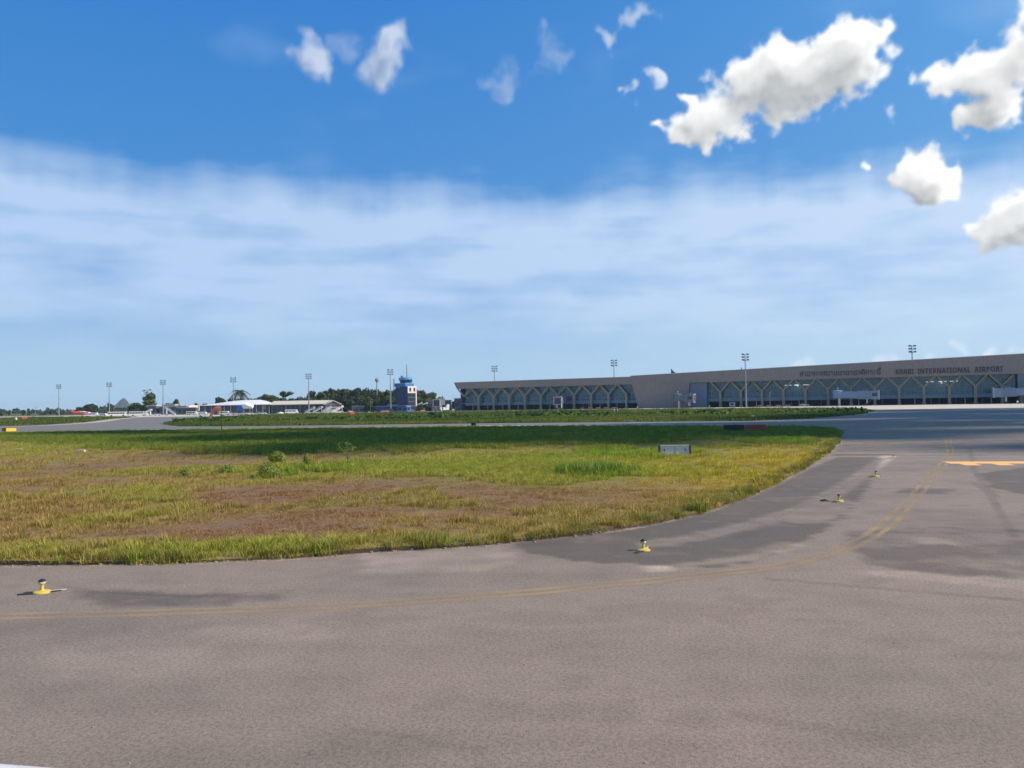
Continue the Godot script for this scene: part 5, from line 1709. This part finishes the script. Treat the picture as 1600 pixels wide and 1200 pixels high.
	put("cone", m, white, o)
	bx("base", Vector3(0, 0.04, 0), Vector3(1.5, 0.08, 1.5), white, o)
	o = thing("guidance_sign", "orange sign right of the white cone on the far left verge", "sign", Vector3(-246.6, 0.1, -389.0), 0.5)
	bx("red_panel", Vector3(0, 0.85, 0), Vector3(2.5, 1.1, 0.25), mat("sign_orange", 0, 0, 0), o)
	for q in [-0.8, 0.8]: bx("leg", Vector3(q, 0.15, 0), Vector3(0.08, 0.3, 0.08), steel, o)
	for k in 2:
		o = thing("concrete_slab", ["long pale concrete slab lying in the dry grass at the left", "short pale concrete slab in the grass near the left side of the photo"][k], "slab", [Vector3(-45.2, 0.1, -80.6), Vector3(-55.6, 0.1, -86.7)][k], 0.05)
		m = MB.new()
		m.prism(PackedVector2Array([Vector2(-0.42, 0.0), Vector2(0.42, 0.0), Vector2(0.38, 0.24), Vector2(-0.38, 0.24)] if k == 0 else [Vector2(-0.3, 0.0), Vector2(0.3, 0.0), Vector2(0.26, 0.16), Vector2(-0.28, 0.2)]), -0.25, 0.25)
		put("block", m, worn("pale_concrete", 0.50, 0.45, 0.38, 0.9, 0.8), o).scale = Vector3(1.0, 1.0, 1.0)
	# windsock
	o = thing("windsock", "orange windsock drooping to the left on a thin dark pole in the grass", "windsock", Vector3(-57.3, 0.1, -151.5), 0.0)
	var cloth := mat("windsock_cloth", 0.95, 0.46, 0.33, 0.8)
	cloth.backlight_enabled = true
	cloth.backlight = Color(0.95, 0.5, 0.35)
	m = MB.new()
	m.tube(Vector3(), Vector3(0, 4.75, 0), 0.07, 0.05, 8)
	put("pole", m, dark, o)
	m = MB.new()
	m.bar(Vector3(-0.02, 4.66, 0), Vector3(-0.02, 3.75, 0), 0.06, 0.06)
	put("hoop", m, dark, o)
	m = MB.new()
	var path := [Vector3(-0.05, 4.2, 0), Vector3(-0.7, 4.22, 0), Vector3(-1.2, 4.15, 0), Vector3(-1.55, 3.75, 0), Vector3(-1.8, 3.3, 0), Vector3(-2.05, 2.9, 0), Vector3(-2.25, 2.45, 0)]
	var rad := [0.44, 0.42, 0.40, 0.34, 0.28, 0.27, 0.2]
	for i in path.size() - 1:
		m.tube(path[i], path[i + 1], rad[i], rad[i + 1], 12, false)
	put("sock", m, cloth, o)


func edge_lights() -> void:
	var yellow := worn("edge_light_yellow", 0.66, 0.49, 0.09, 0.6, 1.5)
	var black := mat("lamp_cap", 0.02, 0.02, 0.025, 0.35)
	var bulb := mat("lamp_dome", 0.62, 0.50, 0.30, 0.15)
	var pale := mat("strap_pale", 0.45, 0.42, 0.36, 0.7)
	var cable := mat("strap_dark", 0.03, 0.028, 0.026, 0.8)
	var o := thing("edge_light", "yellow taxiway edge light nearest the camera, at the left by the grass", "edge light", Vector3(-11.72, 0, -19.15), 0.15, "yellow taxiway edge lights")
	var m := MB.new()
	m.lathe([Vector2(0.205, 0.0), Vector2(0.205, 0.025), Vector2(0.175, 0.045), Vector2(0.07, 0.07), Vector2(0.06, 0.085)], Transform3D(), 20)
	put("base_plate", m, yellow, o)
	m = MB.new()
	m.lathe([Vector2(0.042, 0.06), Vector2(0.038, 0.19), Vector2(0.055, 0.20), Vector2(0.055, 0.215)], Transform3D(), 12)
	put("stem", m, yellow, o)
	m = MB.new()
	m.lathe([Vector2(0.05, 0.205), Vector2(0.085, 0.235), Vector2(0.09, 0.265), Vector2(0.07, 0.30)], Transform3D(), 14)
	put("lamp_dome", m, bulb, o)
	m = MB.new()
	m.lathe([Vector2(0.088, 0.275), Vector2(0.082, 0.305), Vector2(0.05, 0.335), Vector2(0, 0.345)], Transform3D(), 14)
	put("cap", m, black, o)
	for s in [[-0.15, 0.02, -0.52, 0.10], [-0.1, 0.12, -0.48, 0.16], [0.16, -0.08, 0.48, -0.22], [0.17, 0.02, 0.40, -0.10]]:
		m = MB.new()
		m.bar(Vector3(s[0], 0.02, s[1]), Vector3(s[2], 0.012, s[3]), 0.055, 0.02)
		put("strap", m, cable if s[1] >= 0.0 else pale, o)
	var c := copy(o, Vector3(3.84, 0, -23.13), 0.7, "yellow taxiway edge light on the dark asphalt in the middle of the photo")
	c = copy(o, Vector3(13.93, 0, -33.09), 0.4, "yellow edge light farther along the bend, beside a short dark cover")
	c.scale = Vector3(0.9, 0.92, 0.9)
	c = copy(o, Vector3(20.21, 0, -43.02), 0.0, "farthest clear edge light, near the start of the holding line")
	c.scale = Vector3(0.85, 0.9, 0.85)
	c = copy(o, Vector3(27.7, 0, -56.2), 0.0, "tiny pale edge light by the dark cross joint")
	c.scale = Vector3(0.8, 0.4, 0.8)
	o = thing("cover_plate", "short dark cover plate left of the third edge light", "cover plate", Vector3(13.38, 0, -33.3), 0.2)
	m = MB.new()
	m.prism(PackedVector2Array([Vector2(-0.14, 0.004), Vector2(0.14, 0.004), Vector2(0.12, 0.04), Vector2(-0.11, 0.05)]), -0.12, 0.12)
	put("lid", m, cable, o)
	bx("handle", Vector3(0, 0.07, 0), Vector3(0.16, 0.03, 0.03), black, o)


# ---------------------------------------------------------------- grasses and shrubs
func tuft(sd: int, blades: int, h: float, spread: float, width: float, droop: float) -> ArrayMesh:
	var r := RandomNumberGenerator.new()
	r.seed = sd
	var m := MB.new()
	for i in blades:
		var a := r.randf() * TAU
		var q := sqrt(r.randf()) * spread
		var p := Vector3(cos(a) * q, -0.03, sin(a) * q)
		var b := r.randf() * TAU
		var out := Vector3(cos(b), 0, sin(b))
		var hh := h * r.randf_range(0.55, 1.1)
		var lean := droop * hh * r.randf_range(0.3, 1.2)
		var side := Vector3(-sin(b), 0, cos(b)).rotated(Vector3.UP, r.randf_range(-0.8, 0.8)) * width * r.randf_range(0.7, 1.2) * 0.5
		var mid := p + Vector3(0, hh * 0.62, 0) + out * lean * 0.35
		var tip := p + Vector3(0, hh, 0) + out * lean
		var tone := r.randf_range(0.75, 1.25)
		m.col = Color(tone * r.randf_range(0.92, 1.12), tone, tone * r.randf_range(0.8, 1.1))
		var nn := (side.cross(mid - p).normalized() + Vector3(0, 0.55, 0)).normalized()
		var n2 := (side.cross(tip - mid).normalized() + Vector3(0, 0.55, 0)).normalized()
		m.tri3(p - side, p + side, mid + side * 0.8, nn, nn, nn)
		m.tri3(p - side, mid + side * 0.8, mid - side * 0.8, nn, nn, nn)
		m.tri3(mid - side * 0.8, mid + side * 0.8, tip, n2, n2, n2)
	return m.done()


func grass_material(key: String) -> StandardMaterial3D:
	var m := mat(key, 1, 1, 1, 0.65)
	m.vertex_color_use_as_albedo = true
	m.metallic_specular = 0.3
	m.backlight_enabled = true
	m.backlight = Color(0.72, 0.75, 0.5)
	return m


func scatter(label: String, mesh: ArrayMesh, spots: Array, colours: Array, m: StandardMaterial3D) -> void:
	var mm := MultiMesh.new()
	mm.transform_format = MultiMesh.TRANSFORM_3D
	mm.use_colors = true
	mm.instance_count = spots.size()
	mm.mesh = mesh
	for i in spots.size():
		mm.set_instance_transform(i, spots[i])
		mm.set_instance_color(i, colours[i])
	var o := MultiMeshInstance3D.new()
	o.multimesh = mm
	o.material_override = m
	o.name = numbered("grass")
	add_child(o)
	tag(o, label, "grass", "", "stuff")


func grass() -> void:
	var m := grass_material("grass_blades")
	var r := RandomNumberGenerator.new()
	r.seed = 2024
	var kinds := [tuft(1, 34, 0.13, 0.28, 0.012, 1.2), tuft(2, 34, 0.28, 0.20, 0.014, 0.8), tuft(3, 36, 0.46, 0.24, 0.018, 0.6), tuft(4, 28, 0.08, 0.34, 0.014, 1.6)]
	var spots := [[], [], [], []]
	var cols := [[], [], [], []]
	var tries := 0
	# the wedge of the field that lies in view
	var z := -22.0
	while z > -158.0:
		var step := 0.18 if z > -40 else (0.25 if z > -60 else (0.40 if z > -85 else 0.62))
		var x := z * 0.72 - 2.0
		x = maxf(x, -134.0)
		while x < minf(-z * 0.56 + 6.0, 45.0):
			var p := Vector2(x + r.randf_range(-0.5, 0.5) * step, z + r.randf_range(-0.5, 0.5) * step)
			x += step
			if not Geometry2D.is_point_in_polygon(p, field_a):
				continue
			var s := cover(p.x, p.y)
			var clump := patch_noise.get_noise_2d(p.x * 9.0, p.y * 9.0)
			var keep := 1.0 - 0.45 * clampf(s[1], 0, 1)
			if clump < -0.18 and s[4] < 0.5: keep *= 0.6
			if r.randf() > keep: continue
			var k := 0
			if s[4] > 0.5: k = 2
			elif s[3] > 0.45: k = 2 if r.randf() < 0.6 else 1
			elif s[1] > 0.5: k = 3 if r.randf() < 0.72 else 0
			elif s[2] > 0.4: k = 1
			elif r.randf() < 0.30: k = 3
			elif clump > 0.22 and r.randf() < 0.75: k = 1
			var sc: float = r.randf_range(0.7, 1.25) * (1.0 + 0.5 * clampf(clump, -0.6, 0.8)) * (1.0 if z > -60 else (1.15 if z > -85 else 1.25))
			var b := Basis(Vector3.UP, r.randf() * TAU).scaled(Vector3(sc, sc * r.randf_range(0.8, 1.15) * (1.0 if z > -60 else (0.85 if z > -85 else 0.62)), sc))
			spots[k].append(Transform3D(b, Vector3(p.x, rise(p.x, p.y), p.y)))
			cols[k].append(blade_colour(s, r.randf()))
		z -= step
	# taller, greener fringe along the taxiway
	var e := near_edge()
	for i in e.size() - 1:
		var n := int(e[i].distance_to(e[i + 1]) * (16.0 if i < 14 else 7.0))
		for j in n:
			var inward := Vector2(e[i + 1].y - e[i].y, e[i].x - e[i + 1].x).normalized()
			var w := absf(r.randfn(0.0, 0.55)) - 0.07
			var p: Vector2 = e[i].lerp(e[i + 1], (j + r.randf()) / n) + inward * w
			var run := patch_noise.get_noise_2d(p.x * 5.0 + 50.0, p.y * 5.0)
			if run < -0.16 or r.randf() < 0.25: continue
			var k := 2 if r.randf() < 0.35 else (1 if r.randf() < 0.7 else 0)
			var sc := r.randf_range(0.65, 1.1) * (0.9 + 0.7 * clampf(run, -0.3, 0.6))
			spots[k].append(Transform3D(Basis(Vector3.UP, r.randf() * TAU).scaled(Vector3(sc, sc * 0.9, sc)), Vector3(p.x, rise(p.x, p.y) - 0.02, p.y)))
			if r.randf() < 0.4:
				spots[3].append(Transform3D(Basis(Vector3.UP, r.randf() * TAU).scaled(Vector3(0.7, 0.7, 0.7)), Vector3(p.x, 0.03, p.y) - Vector3(inward.x, 0, inward.y) * (w + 0.12 * r.randf() - 0.02)))
				cols[3].append(Color(0.22, 0.16, 0.07) * r.randf_range(0.6, 1.2))
			var g := clampf(0.45 + run * 1.4 + r.randf_range(-0.25, 0.25), 0, 1)
			cols[k].append((Color(0.33, 0.25, 0.075).lerp(Color(0.20, 0.225, 0.035), g) if r.randf() > 0.16 else Color(0.14, 0.095, 0.05)) * r.randf_range(0.7, 1.2))
	var names := ["short yellow-olive grass of the near field", "knee-high green grass in patches of the near field", "tall lush grass in the shaded far part of the field and along its edge", "low dry brown grass in the bare patches of the field"]
	for k in 4:
		scatter(names[k], kinds[k], spots[k], cols[k], m)
	# coarse cover on the far strip and verge
	var coarse := tuft(9, 40, 0.62, 0.85, 0.07, 0.6)
	var fs := []
	var fc := []
	for f in [[field_b, -135.0, 120.0, -400.0, -150.0, 1.9], [field_c, -330.0, -140.0, -520.0, -222.0, 3.0]]:
		var zz: float = f[4]
		while zz > f[3]:
			var stepf: float = f[5] * (1.0 if zz > -230 else 1.7)
			var xx: float = f[1]
			while xx < f[2]:
				var p := Vector2(xx + r.randf_range(-1, 1), zz + r.randf_range(-1, 1))
				xx += stepf
				if not Geometry2D.is_point_in_polygon(p, f[0]): continue
				var q := patch_noise.get_noise_2d(p.x * 0.16, p.y * 0.5)
				var sc: float = r.randf_range(1.0, 1.7) * (1.0 if zz > -230 else 1.6)
				fs.append(Transform3D(Basis(Vector3.UP, r.randf() * TAU).scaled(Vector3(sc, sc * 0.62, sc)), Vector3(p.x, rise(p.x, p.y), p.y)))
				fc.append(Color(0.07, 0.125, 0.02).lerp(Color(0.17, 0.18, 0.04), clampf(0.35 + q * 1.6 + r.randf_range(-0.2, 0.2), 0, 1)))
			zz -= stepf
	scatter("rough green grass of the strips before the apron", coarse, fs, fc, m)
	# ragged dark undergrowth in the shallow ditch of the far strip
	var mm := MB.new()
	for i in 620:
		var t := r.randf()
		var c := Vector2(-105, -245).lerp(Vector2(92, -212), t) + Vector2(r.randf_range(-4, 4), r.randf_range(-16, 16))
		if not Geometry2D.is_point_in_polygon(c, field_b): continue
		var hh := 1.5 * clampf(0.6 + 1.6 * patch_noise.get_noise_2d(c.x * 0.35, 5.0), 0.15, 1.2)
		for q in 5:
			var p := Vector3(c.x + r.randf_range(-1.2, 1.2), r.randf_range(0.2, 1.0) * hh, c.y + r.randf_range(-1, 1))
			var u := Vector3(r.randfn(0, 1), r.randfn(0, 0.6), r.randfn(0, 1)).normalized() * r.randf_range(0.3, 0.7)
			var v := u.cross(Vector3(r.randfn(0, 0.4), 0.5, 1)).normalized() * r.randf_range(0.25, 0.5)
			var nn := Vector3(r.randfn(0, 0.5), 0.7, 0.5).normalized()
			var tone := r.randf_range(0.6, 1.3)
			mm.col = Color(0.045, 0.085, 0.018) * tone
			mm.tri3(p - u, p + v, p + u, nn, nn, nn)
			mm.tri3(p - u, p + u, p - v, nn, nn, nn)
	tag(put("undergrowth", mm, m, self), "dark ragged undergrowth along the ditch of the far grass strip", "undergrowth", "", "stuff")


func plants() -> void:
	var leaf := foliage("leaves_fresh", 0.215, 0.275, 0.04)
	var g := grass_material("grass_blades")
	for s in [[-17.8, -58.4, 1.15, 1.5, "round fresh-green bush, the farther of the pair at the left", 700], [-15.4, -49.0, 0.85, 2.3, "wide low green bush, the nearer of the pair at the left", 800], [-15.3, -57.0, 0.95, 0.9, "small upright green bush right of the pair of bushes", 420], [-21.0, -49.5, 0.6, 0.9, "small dull bush in dry grass, left of the pair of bushes", 300], [-19.0, -51.5, 0.6, 1.5, "low dull green bush just left of the wide low bush", 300]]:
		var o := thing("bush", s[4], "bush", Vector3(s[0], 0.08, s[1]))
		put("stem", limbs(s[2], s[3] * 0.5, int(s[5])), worn("bark", 0, 0, 0), o)
		var lobes := []
		var r := RandomNumberGenerator.new()
		r.seed = int(s[5])
		for i in 8:
			var a := r.randf() * TAU
			lobes.append([Vector3(cos(a) * s[3] * 0.3 * r.randf(), s[2] * r.randf_range(0.3, 0.72), sin(a) * s[3] * 0.3 * r.randf()), Vector3(s[3] * 0.24, s[2] * 0.28, s[3] * 0.24)])
		put("foliage", leaf_mass(int(s[5]) + 3, lobes, int(s[5]) * 3, 0.05), leaf, o)
	var o := thing("sapling", "thin young sapling with open feathery branches in the field's middle", "sapling", Vector3(-11.9, 0.08, -55.2))
	var m := MB.new()
	m.tube(Vector3(), Vector3(0.05, 0.8, 0), 0.035, 0.025, 6)
	var lobes := []
	var r := RandomNumberGenerator.new()
	r.seed = 15
	for i in 9:
		var a := TAU * i / 9.0 + r.randf()
		var s := Vector3(0.05, r.randf_range(0.5, 0.95), 0)
		var e := Vector3(cos(a) * r.randf_range(0.5, 0.95), r.randf_range(1.05, 1.75), sin(a) * r.randf_range(0.4, 0.8))
		m.tube(s, e, 0.018, 0.007, 4)
		lobes.append([e, Vector3(0.26, 0.1, 0.26)])
		lobes.append([s.lerp(e, 0.7), Vector3(0.2, 0.1, 0.2)])
	put("trunk", m, worn("bark", 0, 0, 0), o)
	put("foliage", leaf_mass(77, lobes, 210, 0.055), leaf, o)
	# one dense stand of reed-like grass
	o = thing("grass_clump", "dense stand of tall lush grass right of the field's middle", "grass clump", Vector3(5.0, 0.08, -46.6))
	var tall := tuft(31, 420, 0.95, 1.0, 0.03, 0.35)
	var green := mat("lush_blades", 0.175, 0.26, 0.026, 0.6)
	green.vertex_color_use_as_albedo = true
	green.backlight_enabled = true
	green.backlight = Color(0.72, 0.75, 0.5)
	for k in 4:
		at_put("blades", tall, green, o, Vector3(-1.5 + k * 1.05, 0, sin(k * 2.1) * 0.7), Basis(Vector3.UP, k * 1.9).scaled(Vector3(1, [0.85, 1.0, 0.8, 0.6][k], 1)))


func stones() -> void:
	var r := RandomNumberGenerator.new()
	r.seed = 66
	var m := MB.new()
	var e := near_edge()
	for i in 150:
		var k := r.randi_range(1, e.size() - 4)
		var out := Vector2(e[k].y - e[k + 1].y, e[k + 1].x - e[k].x).normalized()
		var p: Vector2 = e[k].lerp(e[k + 1], r.randf()) + out * absf(r.randfn(0.05, 0.12))
		var s := r.randf_range(0.012, 0.05)
		var b := Basis(Vector3.UP, r.randf() * TAU)
		var pts := PackedVector2Array()
		for q in 6: pts.append(Vector2(cos(TAU * q / 6.0), sin(TAU * q / 6.0)) * s * r.randf_range(0.7, 1.3))
		m.prism(pts, 0.0, s * r.randf_range(0.5, 1.0), Transform3D(b * Basis(Vector3.RIGHT, -PI / 2.0), Vector3(p.x, 0.0, p.y)))
	tag(put("gravel", m, worn("stone_pale", 0.36, 0.31, 0.26, 0.9, 2.0), self), "pale crumbs of stone along the edge of field and taxiway", "gravel", "", "stuff")
	m = MB.new()
	for i in 240:
		var p := Vector2(r.randf_range(-12, 14), r.randf_range(-22, -8.5))
		var s := r.randf_range(0.005, 0.016)
		var pts := PackedVector2Array()
		for q in 5: pts.append(Vector2(cos(TAU * q / 5.0), sin(TAU * q / 5.0)) * s * r.randf_range(0.7, 1.3))
		m.prism(pts, 0.0, s * 0.7, Transform3D(Basis(Vector3.RIGHT, -PI / 2.0), Vector3(p.x, 0.001, p.y)))
	tag(put("gravel", m, worn("stone_pale", 0, 0, 0), self), "loose pale grit strewn over the near taxiway", "gravel", "", "stuff")


# the engine cowling below the window: only its upper rim shows in the corner
func cowling() -> void:
	var o := thing("engine_cowling", "white rounded engine cowling just showing in the lower left corner", "engine", Vector3(-4.5, 1.33, -4.42))
	var white := worn("cowl_white", 0.80, 0.80, 0.78, 0.35, 0.6)
	var ax := Basis(Vector3(0, -1, 0), Vector3(1, 0, 0), Vector3(0, 0, 1))
	var m := MB.new()
	m.lathe([Vector2(0.85, -1.9), Vector2(1.0, -1.8), Vector2(1.07, -1.2), Vector2(1.08, 0.6), Vector2(1.07, 1.2), Vector2(1.02, 1.8), Vector2(0.93, 2.5), Vector2(0.86, 2.9)], Transform3D(ax, Vector3()), 48)
	put("cowl", m, white, o)
	m = MB.new()
	m.lathe([Vector2(0.84, 2.88), Vector2(0.8, 2.5), Vector2(0.74, 1.5)], Transform3D(ax, Vector3()), 32)
	m.lathe([Vector2(0.55, 2.4), Vector2(0.5, 3.1), Vector2(0.36, 3.6)], Transform3D(ax, Vector3()), 32)
	m.lathe([Vector2(0.34, 3.5), Vector2(0.2, 4.0), Vector2(0.0, 4.3)], Transform3D(ax, Vector3()), 24)
	put("exhaust", m, mat("exhaust_metal", 0.25, 0.24, 0.23, 0.4, 0.8), o)
	m = MB.new()
	m.lathe([Vector2(0.84, -1.9), Vector2(0.80, -1.4), Vector2(0.0, -1.38)], Transform3D(ax, Vector3()), 32)
	put("intake", m, mat("intake_dark", 0.03, 0.03, 0.035, 0.6), o)
	m = MB.new()
	m.prism(PackedVector2Array([Vector2(-1.0, 0.95), Vector2(0.6, 0.95), Vector2(0.4, 1.8), Vector2(-0.5, 1.8)]), -0.12, 0.12)
	put("pylon", m, white, o)


# a cumulus high outside the frame, between the sun and the field's far part: its shadow lies across grass and taxiway
func cloud() -> void:
	var s := sun_dir()
	var shade := PackedVector2Array([Vector2(-84, -152), Vector2(-57, -108), Vector2(-39, -84), Vector2(-24, -72), Vector2(-15, -70), Vector2(-6, -73), Vector2(6, -76), Vector2(14, -75), Vector2(21, -81), Vector2(32, -85), Vector2(38, -72), Vector2(44, -64), Vector2(60, -62), Vector2(140, -150), Vector2(200, -208), Vector2(150, -226), Vector2(122, -238), Vector2(106, -225), Vector2(74, -176), Vector2(45, -154), Vector2(25, -148), Vector2(9, -139), Vector2(-12, -137), Vector2(-47, -142)])
	var inner: Array = Geometry2D.offset_polygon(shade, 3.0)
	var mid: Array = Geometry2D.offset_polygon(shade, -7.0)
	var deep: Array = Geometry2D.offset_polygon(shade, -18.0)
	var r := RandomNumberGenerator.new()
	r.seed = 19
	var m := MB.new()
	var f := FastNoiseLite.new()
	f.seed = 2; f.frequency = 0.06; f.fractal_octaves = 4
	var x := -90.0
	while x < 205.0:
		var z := -245.0
		while z < -55.0:
			var p := Vector2(x + r.randf_range(-3, 3), z + r.randf_range(-3, 3))
			var ok := false
			for poly in inner:
				if Geometry2D.is_point_in_polygon(p, poly): ok = true
			var keep := 0.28
			for poly in mid:
				if Geometry2D.is_point_in_polygon(p, poly): keep = 0.48
			for poly in deep:
				if Geometry2D.is_point_in_polygon(p, poly): keep = 0.68
			if ok and r.randf() < keep:
				var t := (620.0 + r.randf_range(0, 26)) / s.y
				var c := Vector3(p.x, 0, p.y) + s * t
				var rad := r.randf_range(5.5, 9.5)
				var rings := 6
				var segs := 9
				var pts := []
				for i in rings + 1:
					var row := []
					for j in segs:
						var d := Vector3(sin(PI * i / rings) * cos(TAU * j / segs), cos(PI * i / rings), sin(PI * i / rings) * sin(TAU * j / segs))
						row.append([c + d * rad * (1.0 + 0.35 * f.get_noise_3dv(c + d * rad)), d])
					pts.append(row)
				for i in rings:
					for j in segs:
						var a: Array = pts[i][j]
						var b: Array = pts[i][(j + 1) % segs]
						var e: Array = pts[i + 1][(j + 1) % segs]
						var g: Array = pts[i + 1][j]
						m.tri3(a[0], b[0], e[0], a[1], b[1], e[1])
						m.tri3(a[0], e[0], g[0], a[1], e[1], g[1])
			z += 9.5
		x += 9.5
	var w := mat("cloud_white", 0.9, 0.9, 0.9, 1.0)
	tag(put("cloud", m, w, self), "white cumulus cloud high to the right, shading the field", "cloud", "", "stuff")
